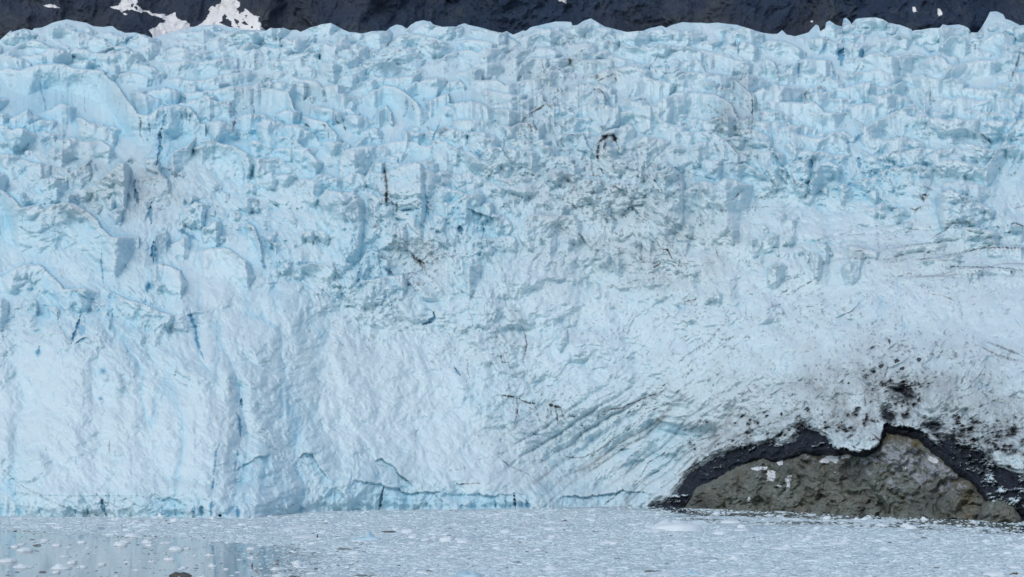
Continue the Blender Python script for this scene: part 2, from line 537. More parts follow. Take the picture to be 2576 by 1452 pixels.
B2 d 9 1|1205,95 1262,38
B2 D 11 1.5|1308,150 1350,170 1425,186
B2 d 8 1|1420,190 1440,260 1462,322
B2 D 20 2|1495,192 1550,196 1605,210
B2 d 10 1.2|1500,195 1530,265
B2 d 12 1.1|1562,200 1580,270 1582,342
B2 d 12 1.4|1610,215 1620,260 1642,292
B2 d 8 1.1|1532,205 1548,275
B2 d 9 1.2|1640,280 1730,272
B2 d 10 1.3|1748,308 1790,370 1812,395
B2 D 9 1.4|1880,292 1892,250 1960,225 2060,210 2200,150 2365,88
B2 d 8 1.2|1910,262 1960,260 2000,230
B2 d 7 1.2|2100,238 2180,200 2300,180 2372,118
B2 d 6 1|2000,290 2120,245 2300,200 2412,178
B2 d 13 1.1|2212,140 2215,192
B2 d 8 1.1|1990,442 2120,360 2230,250 2402,180
B2 d 8 1.3|1740,578 1800,570 1850,540 1930,500 2002,430
B2 d 10 1.1|1620,550 1660,575 1742,576
B2 d 9 1.5|1925,928 1980,880 2055,818
B2 d 9 1.3|2120,805 2200,700 2260,610 2340,560 2502,460
B2 d 6 .9|2060,740 2120,650 2200,560 2300,480
B2 d 8 1.1|1120,535 1160,575 1220,630 1330,680 1422,726
B2 d 6 1|1410,720 1470,780 1512,832
B2 d 9 1.3|840,772 900,770 1012,764
B2 d 5 .9|1000,592 1120,560 1292,514
B2 d 4 .8|800,672 880,660 932,640
B2 d 9 1|998,400 1018,442
B2 d 6 1|735,20 746,112
B2 d 4 .8|370,0 420,60 460,152
B2 d 6 .9|650,825 700,860 800,945
B2 d 8 1.1|2335,75 2422,0
B2 d 9 1.2|2440,120 2505,68
B2 d 5 .9|1400,400 1442,432
B2 d 8 .9|270,630 345,642
B2 d 7 .9|2000,700 2130,560 2260,460
B2 K 20 1.3|310,800 290,880 280,952
B2 k 8 1.2|1125,880 1128,948
B2 K 13 1.3|1262,830 1270,900 1276,948
B2 k 8 1.1|1205,875 1206,948
B2 k 11 1.3|1360,885 1366,948
B2 k 10 1|1240,925 1242,948
B2 k 7 1|880,905 882,952
B2 k 6 .8|390,895 391,952
B2 k 6 .8|985,900 986,952
B2 k 6 .8|1050,905 1051,952
B2 k 7 1|1168,425 1170,468
B2 k 4 .8|1410,10 1413,82
B2 k 12 .9|0,840 18,872
B2 k 7 .9|1320,905 1322,948
B2 k 6 .8|620,900 622,952
B2 k 5 .8|740,900 742,952
B1 k 14 1|280,940 300,998
B1 k 7 1.3|640,935 642,1002
B1 k 5 1|549,950 551,992
B1 K 18 1|738,880 775,1002
B1 k 12 1|1432,925 1410,1005
B1 K 26 .7|1480,930 1480,1008
B1 k 9 1.4|1556,888 1546,960 1546,1014
B1 k 13 1.4|1740,935 1747,1014
B1 K 22 2.5|1604,1004 1618,1002
B1 K 16 1|1764,145 1772,212
B1 k 8 1.3|1730,238 1755,290 1765,380 1766,430
B1 k 5 .9|1756,470 1730,600 1715,702
B1 k 6 1|1612,465 1585,540 1580,640 1570,702
B1 k 8 1.2|1568,730 1555,818
B1 k 5 .8|558,570 556,622
B1 k 3 .7|600,950 700,920 880,890 1000,868
B1 k 3 .7|320,850 600,858 900,856 1060,860
B1 k 14 .9|730,140 752,148
B1 k 4 .8|1810,618 1808,682
B1 k 5 .8|90,960 92,998
B1 k 5 .8|190,960 191,998
B1 k 5 .8|1187,920 1188,1008
B1 k 5 .8|1285,920 1287,1008
B1 d 7 .9|30,670 100,740 170,790 240,830 312,862
B1 d 6 .9|310,860 400,910 500,950 702,1002
B1 d 5 .7|775,640 800,690 790,740 740,800 708,842
B1 d 8 .9|700,840 760,890 802,932
B1 d 6 .8|790,820 850,850 920,880 1012,932
B1 d 7 .8|800,910 860,940 992,970
B1 d 10 .9|770,900 792,962
B1 d 8 .8|903,965 922,1008
B1 d 8 .9|1658,10 1665,50 1702,102
B1 d 10 .9|1738,150 1742,175
B1 d 9 .8|752,365 743,402
B1 d 8 .8|658,148 676,192
B1 d 3 .7|1192,660 1190,742
B1 d 6 .7|1112,788 1080,842
B1 d 8 .8|2108,952 2172,908
B1 d 4 .7|2130,670 2230,630 2302,620
B1 d 4 .7|2005,548 2122,602
B1 d 12 .8|800,440 805,560
B1 d 10 .7|845,510 840,570
B1 d 8 .6|570,20 590,70
B3 d 14 1.3|1385,92 1452,75
B3 d 16 1|1336,112 1340,212
B3 d 12 1.2|1108,225 1180,160 1242,140
B3 d 10 1.1|980,292 1052,250
B3 D 22 1.1|1065,350 1092,360
B3 b 18 1.6|1488,330 1560,357 1650,370 1725,385
B3 b 12 1.5|1208,480 1300,515 1385,540
B3 D 26 1.2|1355,300 1440,315
B3 D 26 1.2|1400,412 1450,452
B3 D 26 1|1200,445 1260,400
B3 D 22 1.4|2290,372 2400,378 2510,358
B3 d 12 1.2|2230,95 2280,105
B3 d 10 1.2|2095,292 2190,300
B3 d 10 1.2|2040,270 2085,250
B3 d 8 1.2|2350,130 2510,140
B3 d 8 1.1|0,60 90,0
B3 d 7 1|100,330 170,260
B3 d 7 1|-20,430 60,380 120,330
B3 d 7 1.2|40,480 150,440 320,400
B3 d 10 1.3|200,520 330,450 500,380 640,330 800,290
B3 d 7 1.1|0,700 160,590 330,490 480,420 600,400
B3 d 7 1.2|-160,800 0,690 110,620 200,560
B3 d 9 1.2|1900,330 2000,420 2110,470 2250,520
B3 D 14 1|1540,90 1600,40
B3 D 10 1|1190,0 1150,30
B3 d 10 .9|860,180 800,220
B3 d 8 .8|1900,200 1870,160
B3 d 8 .8|280,110 330,80'''
CREST = '''T1 14 330|-40,530 60,500 150,520 215,495 260,480 400,472 480,480 560,512 650,522 760,530 800,580 860,620 900,690 950,740 1010,835 1100,850 1160,790 1240,775 1300,772 1400,790 1440,830 1490,920
T1 8 120|1640,760 1660,720 1700,690 1760,640 1900,635 2000,640 2130,665 2180,800 2230,890
T1 8 120|2220,860 2300,880 2400,900 2450,950 2540,1050
T1 16 90|-20,420 60,380 100,340 170,310 250,290 330,320 420,380 480,400
T1 12 80|500,420 560,350 640,375 680,400 760,365 850,330 930,340 980,380 1040,420
T1 14 90|1130,470 1240,460 1400,458 1560,445 1600,485 1640,580
T1 10 80|1190,600 1300,572 1450,592 1600,560 1750,540 1830,520 1920,545 1965,610
T1 9 70|2080,610 2150,560 2240,590 2340,600 2430,680 2440,780
T1 12 100|-60,1150 60,1140 130,1150 200,1180 350,1205 380,1190
T1 7 100|370,1190 430,1125 500,1080 560,1045 640,1050 740,1040 800,1090 860,1160 885,1240
T1 5 90|1050,1170 1170,1170 1205,1275 
T1 8 130|1240,1300 1243,1190 1290,1110 1400,1060 1450,1010
T1 6 150|1480,1050 1560,1030 1740,1080 1830,1130 1880,1210 1890,1300
T1 5 80|160,1290 200,1230 330,1220 420,1200
T1 5 90|480,1300 560,1250 660,1200 700,1290
T1 4 70|980,1380 1020,1320 1200,1290 1290,1400
T1 12 60|1700,370 1800,330 1900,340 2000,370
T1 14 60|2200,420 2300,330 2420,300 2530,340
T1 12 60|1950,480 2050,430 2180,460 2300,430 2450,460 2522,480
T1 10 60|1250,330 1350,290 1450,300 1560,330
T1 9 70|850,560 960,540 1080,560 1140,600
T1 5 100|760,560 850,545 
T1 5 120|2100,700 2180,600 2280,620
T1 5 100|1990,1000 2140,1010 2260,1100 2400,1230
T2 16 80|350,330 420,270 500,250 620,262 760,300 830,330
T2 14 110|690,480 780,410 880,370 960,372 1040,400 1090,450 1110,500
T2 10 90|160,640 200,580 245,545 280,570 400,575 520,570 620,520
T2 7 130|160,730 240,660 330,625 400,640 480,700 560,760 640,830
T2 7 110|620,760 700,720 800,682 830,790 850,880
T2 6 90|250,900 290,820 330,772 370,830 400,950
T2 5 60|60,1100 150,1030 195,985 235,1020 240,1080
T2 8 90|850,300 960,290 1080,310 1160,340
T2 10 90|1230,470 1330,370 1420,350 1540,350 1640,400
T2 8 110|1280,640 1290,560 1330,470 1420,425 1560,430
T2 10 80|1640,440 1700,420 1760,440 1900,430 2020,440 2080,500
T2 9 60|1850,250 1900,265 1990,260 2050,300
T2 9 90|2040,400 2070,320 2130,350 2260,360 2320,390
T2 7 110|2100,640 2240,560 2330,590 2450,600 2490,660
T2 7 90|920,620 1000,590 1150,580 1200,620 1330,590 1500,560 1560,550
T2 7 80|1010,700 1080,650 1200,680 1300,700 1400,700
T2 8 60|1420,700 1520,760 1610,760 1700,730 1820,740
T2 6 90|1300,790 1400,720 1460,690 1530,730
T2 10 90|1870,960 1920,890 2000,840 2160,810 2300,820 2400,900 2522,980
T2 6 120|1150,960 1190,920 1260,930 1310,900 1400,890 1440,960 1500,900 1540,960
T2 6 120|-20,1080 60,1140 150,1200 
T2 7 70|160,1140 260,1080 400,1050 480,1045 560,1060 580,1090 700,1075 770,1090 780,1130
T2 5 90|870,1130 940,1120 1000,1150 1080,1100 1180,1090 1230,1180 1300,1280
T2 6 110|340,1280 420,1270 520,1330 600,1320 680,1350 760,1370 900,1420 990,1460
T2 5 90|150,1400 180,1300 250,1200 330,1200
T2 6 80|1560,1010 1700,990 1790,990 1830,1100 1890,1180
T2 4 70|640,1360 740,1360 760,1400
T2 12 60|1100,270 1200,250 1260,280 1360,260 1500,230 1650,220
T2 12 60|1980,300 2100,250 2250,240 2350,250 2522,230
T2 8 70|420,660 520,640 560,610 640,640 760,660
T2 7 70|760,640 800,600 880,585 920,620 950,660
T3 12 90|250,380 280,340 340,325 380,370
T3 10 100|580,330 640,300 760,310 860,350 910,390 920,430
T3 10 80|-10,430 20,340 60,350 90,430 200,560
T3 8 90|150,440 240,400 330,400 390,430
T3 7 110|560,470 620,435 680,460 720,560
T3 7 130|740,620 760,520 800,500 850,460 880,440 1000,432 1100,450 1110,480 1120,560
T3 9 90|920,290 1000,290 1070,285 1100,310 1180,320 1170,380
T3 9 90|1200,360 1260,340 1300,350 1350,340
T3 8 60|1240,420 1300,410 1360,450
T3 8 100|1490,330 1520,270 1600,250 1700,280
T3 9 120|1880,430 1900,340 1980,270 2060,280 2130,330
T3 7 70|1580,420 1660,390 1780,400 1850,440
T3 8 110|330,640 370,570 410,610 500,690 570,720
T3 6 60|900,700 930,660 990,630 1040,650
T3 7 110|560,780 640,740 780,760 900,770 960,750 1050,830 1140,830 1230,830
T3 7 130|1240,840 1300,900 1360,930 1400,900 1500,850 1640,840 1740,880 1850,1000
T3 6 90|1200,790 1300,780 1380,765 1470,795
T3 6 90|1180,600 1220,560 1320,530 1480,530 1640,580
T3 6 110|1660,590 1760,540 1900,590 1960,500 2060,480 2180,440 2300,440 2400,460
T3 7 110|1060,1080 1090,1030 1180,1020 1250,1100
T3 6 100|760,1030 800,980 900,1000 980,1020 1060,1110
T3 6 100|1270,1130 1330,1095 1400,1150 1460,1160 1560,1110 1720,1020 1780,1060 1840,1160
T3 6 90|900,1380 980,1310 1020,1220 1080,1190 1200,1260
T3 5 90|1860,960 1960,920 2100,920 2200,1000 2290,1100
T3 5 100|1840,1200 2000,1180 2150,1220 2300,1260
T3 6 120|-10,690 100,690 240,700 340,760 400,850 480,940
T3 5 90|20,1000 100,980 220,970 330,1040 400,1130 480,1170
T3 8 60|2320,640 2430,600 2522,550
T3 7 130|2180,1290 2320,1120 2440,960 2522,860
T3 9 60|2380,340 2470,320 2560,300
T3 5 90|330,1250 470,1210 600,1290 720,1380
T3 10 60|1400,330 1560,280 1700,260
T4 9 260|-40,30 60,80 160,180 290,170 340,210 400,170 470,150 560,150 680,230 760,340 830,400 1000,400 
T4 6 150|-40,720 100,640 200,600 310,600 400,700 470,780 640,790 760,800
T4 4 130|800,800 900,850 1060,900 1200,950 1330,1000
T4 5 130|1120,560 1160,380 1230,350 1260,420 
T4 5 160|1090,620 1200,600 1340,650 1400,760
T4 5 150|1430,500 1560,480 1700,500 1860,600 1900,760
T4 5 120|1800,280 1880,330 1930,460 1960,560
T4 4 80|2150,640 2280,600 2400,590 2522,570
T5 4 90|100,640 160,560 200,490 300,530 400,600
T5 4 120|90,860 130,740 330,700 450,680 520,760
T5 4 90|760,260 880,250 1000,310 1100,320
T5 4 120|1000,420 1140,410 1280,400 1340,480 1360,580
T5 4 120|1280,290 1440,240 1600,240 1720,240 1790,330 1830,400
T6 5 90|2050,240 2090,150 2150,110 2240,180 2330,210
T6 4 110|2040,430 2070,330 2200,330 2360,370
T6 3 60|1170,490 1240,460 1400,500 1480,510
T6 4 50|1930,630 2100,625 2300,630 2522,645
T6 4 60|2200,470 2330,470 2560,490
T6 3 50|1700,590 1830,560 1960,550 2100,525
T6 3 50|1480,510 1640,480 1830,455 2020,440
T6 3 50|1840,430 1960,350 2070,300
T6 3 70|2090,700 2150,640 2200,700
B2 -4 90|230,620 290,590 400,640 430,700 520,790
B2 -2.6 200|-30,700 40,715 180,760 330,790 420,810 520,850 640,825 740,840 900,840 1100,850 1250,850 1400,850
B2 -3 110|1530,880 1700,860 1870,860 2060,815 2200,825 2330,850
B1 -2.4 230|1720,680 1760,640 1850,610 1900,570 1980,560
B1 -2.4 130|2170,590 2230,540 2290,560 2350,650 2430,760
B1 -1.5 110|1110,840 1180,890 1240,870 1300,890 1380,920
B2 -2 80|2200,330 2300,280 2380,330 2522,350
B2 -2.5 60|2000,520 2200,500 2350,560 2480,540
B3 -2 60|-20,380 80,350 200,370 250,400
B2 -2.5 60|2220,700 2300,670 2400,690 2480,750
B2 -2 50|2050,640 2150,590 2280,600'''
BLUES = '110,290,150,130,.7 410,330,80,100,.8 300,280,300,120,.4 700,330,200,110,.4 750,420,150,80,.35 150,580,220,90,.35 60,500,100,80,.3 690,660,60,90,.6 920,640,60,80,.7 1150,560,120,60,.45 950,300,100,100,.5 1080,290,120,80,.35 1900,450,250,90,.3 2100,460,150,80,.55 2300,560,200,80,.3 2550,330,80,130,.45 1620,130,60,40,.3 1870,230,100,80,.3 1600,1120,200,110,.4 1000,1262,350,26,.5 770,1060,50,120,.4 625,960,40,60,.3 1000,960,40,50,.2 1500,1245,200,40,.45 700,1200,90,70,.35 900,1230,90,50,.35 300,1280,250,30,.45 200,760,150,60,.3 500,600,80,40,.35 650,560,80,50,.35'  # blue ice zones; the lower-left gully ellipses also tint in its shade
SMOOTHS = '560,700,110,80,.9 610,800,90,60,.7 120,1030,170,120,1 430,1080,180,130,1 960,1000,190,160,.95 1150,1130,170,90,.9 800,870,110,70,.6 1450,760,120,60,.4 1950,720,200,60,.35 1600,330,80,40,.8 2480,760,110,70,.6 2000,860,180,40,.3 120,700,110,50,.5 1200,1190,150,50,.9 2200,1020,150,60,.3 520,890,80,60,.6 1350,870,130,60,.5 2350,780,100,60,.5 300,1180,200,60,.7'
ROUGHS = '1600,640,220,90,.55 2000,640,160,60,.5 1400,860,160,90,.45 1750,760,180,60,.35 2250,760,200,70,.35 2350,960,220,70,.45 1150,800,120,80,.4 250,820,220,70,.35 1000,560,350,90,.8 600,560,160,70,.7 900,690,90,110,.8 1500,430,260,90,.8 2100,430,220,90,.9 2350,300,220,110,.6 1400,300,170,90,.8 2400,430,160,90,.6 1700,280,160,90,.5 150,780,220,90,.5 1300,420,140,90,.6 2450,520,150,70,.6 250,500,200,70,.5 2450,1060,130,80,.7 700,620,120,80,.6'
DIRTS = '2050,1000,250,70,.7 1650,780,250,90,.4 2400,720,200,80,.5 2250,880,260,60,.7 2100,800,300,70,.45 1750,880,200,100,.4 1550,500,220,130,.7 1050,660,90,80,.8 1650,650,130,70,.6 2200,1030,370,90,.75 2150,940,160,60,.7 1400,180,160,100,.4 1350,300,130,100,.45 950,870,130,120,.35 1200,880,130,80,.4 1380,1080,130,120,.55 2400,950,170,90,.7 1840,270,90,110,.5 1300,700,300,120,.3 1950,800,350,120,.35 1900,950,200,80,.35 2350,400,150,100,.3 700,150,400,60,.25 1000,440,200,60,.3 1700,560,200,80,.4 2300,620,200,60,.4'
GREYS = '1500,450,240,110,.38 1680,640,200,100,.55 1850,300,60,120,.5 2250,900,330,70,.45 1700,700,200,80,.3 1500,640,200,60,.35 200,400,130,60,.7 330,470,130,80,.75 260,520,130,50,.7 420,490,60,80,.5 640,250,120,50,.4 760,240,80,40,.4 1400,200,200,100,.4 1350,270,120,80,.4 1550,480,180,120,.2 2150,640,260,50,.45 2200,1010,330,90,.85 2450,1060,190,120,.9 1950,1090,200,60,.6 1450,560,130,60,.4 1900,1000,250,60,.2 2450,1080,150,60,.5'
DEBRIS = [('B3', '-250,950 -100,860 0,740 90,650 200,600 330,520 420,480 540,480 600,455 720,465 800,450 830,400 795,370 820,335 870,320 950,370 1010,410 1070,440 1110,510 1000,560 880,600 640,660 480,680 380,740 200,860 100,960 -250,990'),
 ('B3', '1735,335 1800,318 1880,320 1920,370 1830,375 1740,360'),
 ('B3', '1710,372 1790,430 1885,500 1880,430 1990,435 2100,485 2200,540 2250,610 2350,660 2450,690 2520,700 2900,720 2900,1080 2000,1080 2000,640 1880,560 1790,480'),
 ('B3', '1480,120 1560,60 1640,90 1700,120 1700,160 1620,150 1560,110'),
 ('B3', '1425,240 1470,215 1530,185 1520,250 1580,290 1530,330 1440,305')]
STONES = [('T6', 1465, 1360, 32), ('T6', 1585, 1325, 36), ('T6', 1622, 1374, 34), ('T6', 1745, 1310, 30)]
ROCKTOP = pts('B3', '-40,960 0,945 60,860 100,800 200,752 300,700 400,640 480,600 560,560 640,580 720,572 790,550 880,515 1000,505 1110,508 1170,495 1260,505 1340,515 1400,490 1440,450 1468,380 1490,338 1560,356 1650,372 1720,385 1760,430 1830,495 1900,545 1960,600 2050,660 2130,720 2190,790 2230,870 2260,960 2262,1060')
# ------------------------------------------------------------------ glacier
def glacier():
    nx, ny = 1560, 720
    xs = np.linspace(-240, 2816, nx)
    sk = np.interp(xs, SKYL[:, 0], SKYL[:, 1]) + 1.6*fbm(xs*.05, xs*0+3, 5, 5).astype(float)
    wl_ = np.interp(xs, WLINE[:, 0], WLINE[:, 1])
    s = np.linspace(0, 1, ny)[:, None]
    X = np.repeat(xs[None, :], ny, 0).astype(np.float64)
    kk = np.exp(-np.linspace(-2, 2, 61)**2); kk /= kk.sum(); sks = np.convolve(np.pad(sk, 30, 'edge'), kk, 'valid')
    Yp = sks[None, :] + (wl_[None, :] + 16 - sks[None, :])*s
    Yp = Yp + (sk-sks)[None, :]*np.exp(-(Yp-sks[None, :])/38)
    ws = (HC/((wl_ - HY)*K))                          # distance of the waterline
    ker = np.exp(-np.linspace(-2, 2, 301)**2); ker /= ker.sum()
    ws_s = np.convolve(np.pad(ws, 150, 'edge'), ker, 'valid')
    # distance of the mean surface: cliff leaning back, then the crevassed upper field
    hgt = np.clip((wl_[None, :] - Yp), -20, None)     # units above the waterline
    D0 = ws[None, :]*np.exp(-np.clip(hgt, 0, None)/45) + ws_s[None, :]*(1-np.exp(-np.clip(hgt, 0, None)/45))
    D0 = D0*(1 - sstep(300, 900, hgt)) + 385*sstep(300, 900, hgt)
    hq = np.arange(-60, 1700.0); lq = np.interp(hq, [-60, 0, 60, 400, 700, 900, 1010, 1110, 1200, 1290, 1700], [0, 0, 1.5, 26, 56, 82, 104, 130, 156, 186, 300])
    kg = np.exp(-np.linspace(-2, 2, 161)**2); kg /= kg.sum(); lq2 = np.convolve(np.pad(lq, 80, 'edge'), kg, 'valid'); lq = np.where(hq < 90, lq, lq2)
    bl = sstep(60, 160, hq); lq = np.interp(hq, [-60, 0, 60, 400], [0, 0, 1.5, 26])*(1-bl) + lq2*bl
    lean = np.interp(hgt, hq, lq)
    D0 = D0 + lean
    U = X*M; V = Yp*M
    rw_ = np.clip(1.1 - ellipses(SMOOTHS, X, Yp), .1, 1)
    up = sstep(330, 130, Yp)                          # upper field
    U2 = U; V2 = V*(1+.7*up)
    wx = U2 + 2.6*fbm(U2/9, V2/9, 11, 3) + .18*fbm(U2/1.2, V2/1.2, 12, 3); wy = V2 + 2.6*fbm(U2/9, V2/9, 21, 3) + .18*fbm(U2/1.2, V2/1.2, 22, 3)
    smooth = ellipses(SMOOTHS, X, Yp); rough = ellipses(ROUGHS, X, Yp)
    smooth = smooth*sstep(-.5, .1, fbm(U/6, V/6, 77, 4) + smooth - .4)
    rw = np.clip(.55 + .7*rough - .62*smooth, .05, 1.2)
    # oriented grain
    def grain(ang, ln, wd, seed, oct=4):
        c, sn = math.cos(math.radians(ang)), math.sin(math.radians(ang))
        a_ = (wx*c + wy*sn)/ln; b_ = (-wx*sn + wy*c)/wd
        return fbm(a_, b_, seed, oct)
    wR = sstep(1250, 1700, X)*sstep(560, 800, Yp)     # strata rising to the right
    wH = sstep(2000, 2250, X)*sstep(760, 640, Yp)*sstep(500, 580, Yp)
    wV = sstep(480, 200, Yp)
    g = grain(52, 7, 1.1, 41)*(1-wR)*(1-wV) + grain(-36, 9, .8, 42)*wR*(1-wH) + grain(-8, 12, .7, 43)*wH + grain(80, 6, 1.2, 44)*wV*(1-wH)
    g2 = grain(48, 2.4, .35, 46)*(1-wR)*(1-wV) + grain(-34, 3.0, .25, 47)*wR*(1-wH) + grain(-8, 4, .25, 48)*wH + grain(84, 2.2, .4, 49)*wV*(1-wH)
    low = 1 - .25*sstep(700, 1100, Yp)
    fld = 1 + .35*up
    h = 4.0*fbm(U/34, V/30, 1, 3)
    # ---- seracs: near-vertical slabs standing out of the leaning surface, each with its own jagged crest
    Db = D0 - h; Dn = Db.copy(); face = np.zeros(X.shape); topw = np.zeros(X.shape)
    qx = 7*fbm(U/3.2, V/3.2, 91, 5, .62); qy = 7*fbm(U/3.2, V/3.2, 92, 5, .62)
    def base_at(x, y):
        c = np.clip(np.round((x+240)/3056*(nx-1)).astype(int), 0, nx-1)
        r = np.clip(np.round((y-sks[c])/(wl_[c]+16-sks[c])*(ny-1)).astype(int), 0, ny-1); return Db[r, c]
    def slab(c0, c1, r0, r1, XX, YY, cy, w, dtop, lean_, tiltx, arris, wfall=9, fh=40):
        nonlocal Dn
        sub = (slice(r0, r1), slice(c0, c1)); dd = YY - cy
        d = dtop - lean_*dd + tiltx + (1-w)*wfall
        ed = 1.1
        d = d + .07*np.clip(dd-1.5*fh, 0, None) + (wfall+4)*sstep(3.0*fh, 6.2*fh, dd)
        d = d + 1.4*sstep(3.5, 0, dd)**2                    # rounded brow
        vis = sstep(-ed, ed, dd)*(d < Dn[sub])
        gain = Dn[sub] - d
        Dn[sub] = Dn[sub] - vis*gain
        m_ = vis*np.clip(gain/2, 0, 1)
        face[sub] = face[sub]*(1-m_) + m_*(.35+.65*arris)
        topw[sub] = np.clip(topw[sub]*(1-m_) + np.exp(-(np.clip(dd, 0, None)/6)**2)*m_*.7, 0, 1)
    def rows(c0, c1, y0, y1):
        return max(0, int((Yp[:, c0:c1] < y0).sum(0).min())), min(ny, int((Yp[:, c0:c1] < y1).sum(0).max())+1)
    jobs = []
    for ln in CREST.strip().splitlines():
        hd, ps = ln.split('|'); tl, A, L = hd.split(); A = float(A)
        if A > 0: P = pts(tl, ps); jobs.append((P[:, 1].mean()-4, 'c', P, A, float(L)*TILE[tl][2]))
    hand = np.zeros(X.shape)
    for jb in jobs:
        P, L = jb[2], jb[4]; x0, x1 = P[:, 0].min(), P[:, 0].max(); dd = Yp - np.interp(X, P[:, 0], P[:, 1])
        if L > 22: hand = np.maximum(hand, sstep(x0-5, x0+10, X)*sstep(x1+5, x1-10, X)*sstep(-8, 2, dd)*sstep(1.5*L, 1.0*L, dd))
    r2 = np.random.RandomState(12); n_ = 0
    while n_ < 4300:
        x = r2.uniform(-240, 2816); y = r2.uniform(60, 400) if n_ % 5 < 3 else r2.uniform(380, 1050)
        c = int((x+240)/3056*(nx-1))
        if y < sks[c] + 8: continue
        n_ += 1
        rr_ = max(0, min(ny-1, int((y-sks[c])/(wl_[c]+16-sks[c])*(ny-1))))
        p_ = (.32+.5*rough[rr_, c] + .25*up[rr_, c])*(1-.97*smooth[rr_, c])
        p_ *= (1-float(sstep(560, 720, y))) + .45*rough[rr_, c]*float(sstep(500, 600, y))
        if r2.rand() > p_: continue
        sz = 19 + 100*r2.rand()**1.5
        if y < 150: sz *= .8
        hd_ = hand[rr_, c]
        if r2.rand() < .92*hd_: continue
        if y < 480: sz *= 1.55
        else: sz *= .62
        jobs.append((y, 'r', x, sz, r2.rand(8)))
    for i_ in range(52):
        jobs.append((r2.uniform(110, 560), 'r', r2.uniform(-200, 2780), r2.uniform(130, 270), r2.rand(8)))
    jobs.sort(key=lambda q: q[0])
    for jb in jobs:
        if jb[1] == 'c':
            _, _, P, A, L = jb; x0, x1 = P[:, 0].min(), P[:, 0].max()
            ci = np.where((xs > x0-10) & (xs < x1+10))[0]
            if len(ci) < 3: continue
            c0, c1 = ci[0], ci[-1]+1; r0, r1 = rows(c0, c1, P[:, 1].min()-12, P[:, 1].max()+6.3*L+4)
            sub = (slice(r0, r1), slice(c0, c1)); XX = X[sub]+qx[sub]; YY = Yp[sub]+qy[sub]
            cy = np.interp(XX, P[:, 0], P[:, 1]); cs = np.interp(xs[c0:c1], P[:, 0], P[:, 1])
            db = base_at(xs[c0:c1], cs+2); kw = max(3, int((x1-x0)/14)); kn = np.ones(kw)/kw; db = np.convolve(np.pad(db, (kw//2, kw-1-kw//2), 'edge'), kn, 'valid')
            sl = (float(np.median(base_at(xs[c0:c1], cs))) - float(np.median(base_at(xs[c0:c1], cs+L))))/L; sl = max(sl, .03)
            w = sstep(x0-4, x0+.16*(x1-x0)+4, XX)*sstep(x1+4, x1-.16*(x1-x0)-4, XX)
            slab(c0, c1, r0, r1, XX, YY, cy, w, (db - np.clip(1.0*L*sl, .6, 16))[None, :], min(.030, .35*sl), 1.6*fbm(XX/60, YY/80, int(x0) % 97, 2), .6, 9, L)
        else:
            _, _, x, sz, q = jb; y = jb[0]; x0, x1 = x-sz*.5, x+sz*.5
            ci = np.where((xs > x0-4) & (xs < x1+4))[0]
            if len(ci) < 3: continue
            flat = .42 if y < 480 else .85
            H_ = sz*(.14+.42*q[0])*flat; fh_ = sz*(.25+.55*q[3])*flat; c0, c1 = ci[0], ci[-1]+1; r0, r1 = rows(c0, c1, y-H_-8, y+H_+fh_*6.3+4)
            sub = (slice(r0, r1), slice(c0, c1)); XX = X[sub]+qx[sub]*.7; YY = Yp[sub]+qy[sub]*.7
            u = np.clip((XX-x)/(sz*.5), -1, 1); sk_ = (q[1]-.5)*1.7; us = u - sk_*(1-u*u)*.5
            cy = y - H_*(1-np.abs(us)**(1.0+1.8*q[2])) + sz*.085*fbm(XX/(sz*.22), XX*0, int(x) % 89, 4, .6) + (q[7]-.5)*1.2*H_*u
            db = float(base_at(np.array([x]), np.array([y-H_*.6]))[0])
            A = 1.08*max(.02*sz, db - float(base_at(np.array([x]), np.array([y-H_*.6+fh_]))[0])) + .01*sz
            e_ = np.where(u > 0, .3+.62*q[2], .92-.62*q[2]); w = sstep(1.0, e_, np.abs(u))
            tl_ = (q[4]-.5)*sz*.07*u + np.abs(us-(q[5]-.5)*.8)*sz*.05 + sz*.016*fbm(XX/(sz*.3), YY/(sz*.3), int(x) % 83, 3)
            if sz > 150: w = w*sstep(1.0, .45, np.abs(u)); tl_ = tl_*.5
            slab(c0, c1, r0, r1, XX, YY, cy, w, db - A*(.6 if sz > 150 else 1), min((.15+.45*q[6])*A/fh_, .02+.04*q[6]), tl_, q[5], A*1.15+1, fh_)
    h = D0 - Dn
    b1 = blocks(wx/13, wy/11, 101); h = h + (b1-.5)*3.0*np.clip(.6+rw*.5, 0, 1)*fld*low
    b2 = blocks(wx/5.2+7, wy/4.6, 102); h = h + (b2-.5)*1.7*np.clip(rw+.25, .3, 1)*fld*low
    ux = U + .9*fbm(U/3.5, V/3.5, 370, 3); uy = V + .9*fbm(U/3.5, V/3.5, 371, 3)
    h = h + (blocks(ux/3.1, uy/2.7, 372)-.5)*.55 + (blocks(ux/1.3, uy/1.15, 373)-.5)*.26 + (blocks(ux/.6, uy/.55, 374)-.5)*.10
    b3 = blocks(wx/2.2, wy/2.0, 103); h = h + (b3-.5)*.8*rw*(1+.2*up)*(.6+.6*rough)
    b4 = blocks(wx/.95, wy/.9, 104); h = h + (b4-.5)*.42*rw*(.5+.8*rough)
    h = h + .24*g*(1-.5*rough)*(1-.9*smooth) + .03*g2*(1-smooth)
    def billow(x_, y_, seed, o_):
        t_ = 0; a_ = 1.0; z_ = 0
        for i in range(o_):
            t_ = t_ + a_*np.abs(vnoise(x_*2**i + 5.1*i, y_*2**i - 3.7*i, seed+i*13)); z_ += a_; a_ *= .52
        return t_/z_
    bw1 = billow(wx/7.5+.3*g, wy/6.0, 601, 5); bw2 = billow(wx/1.7, wy/1.5, 602, 4)
    h = h + 5.0*bw1*np.clip(rw, .28, 1)*(1-.35*up) + 1.4*bw2*np.clip(rw+.1, .15, 1.1)
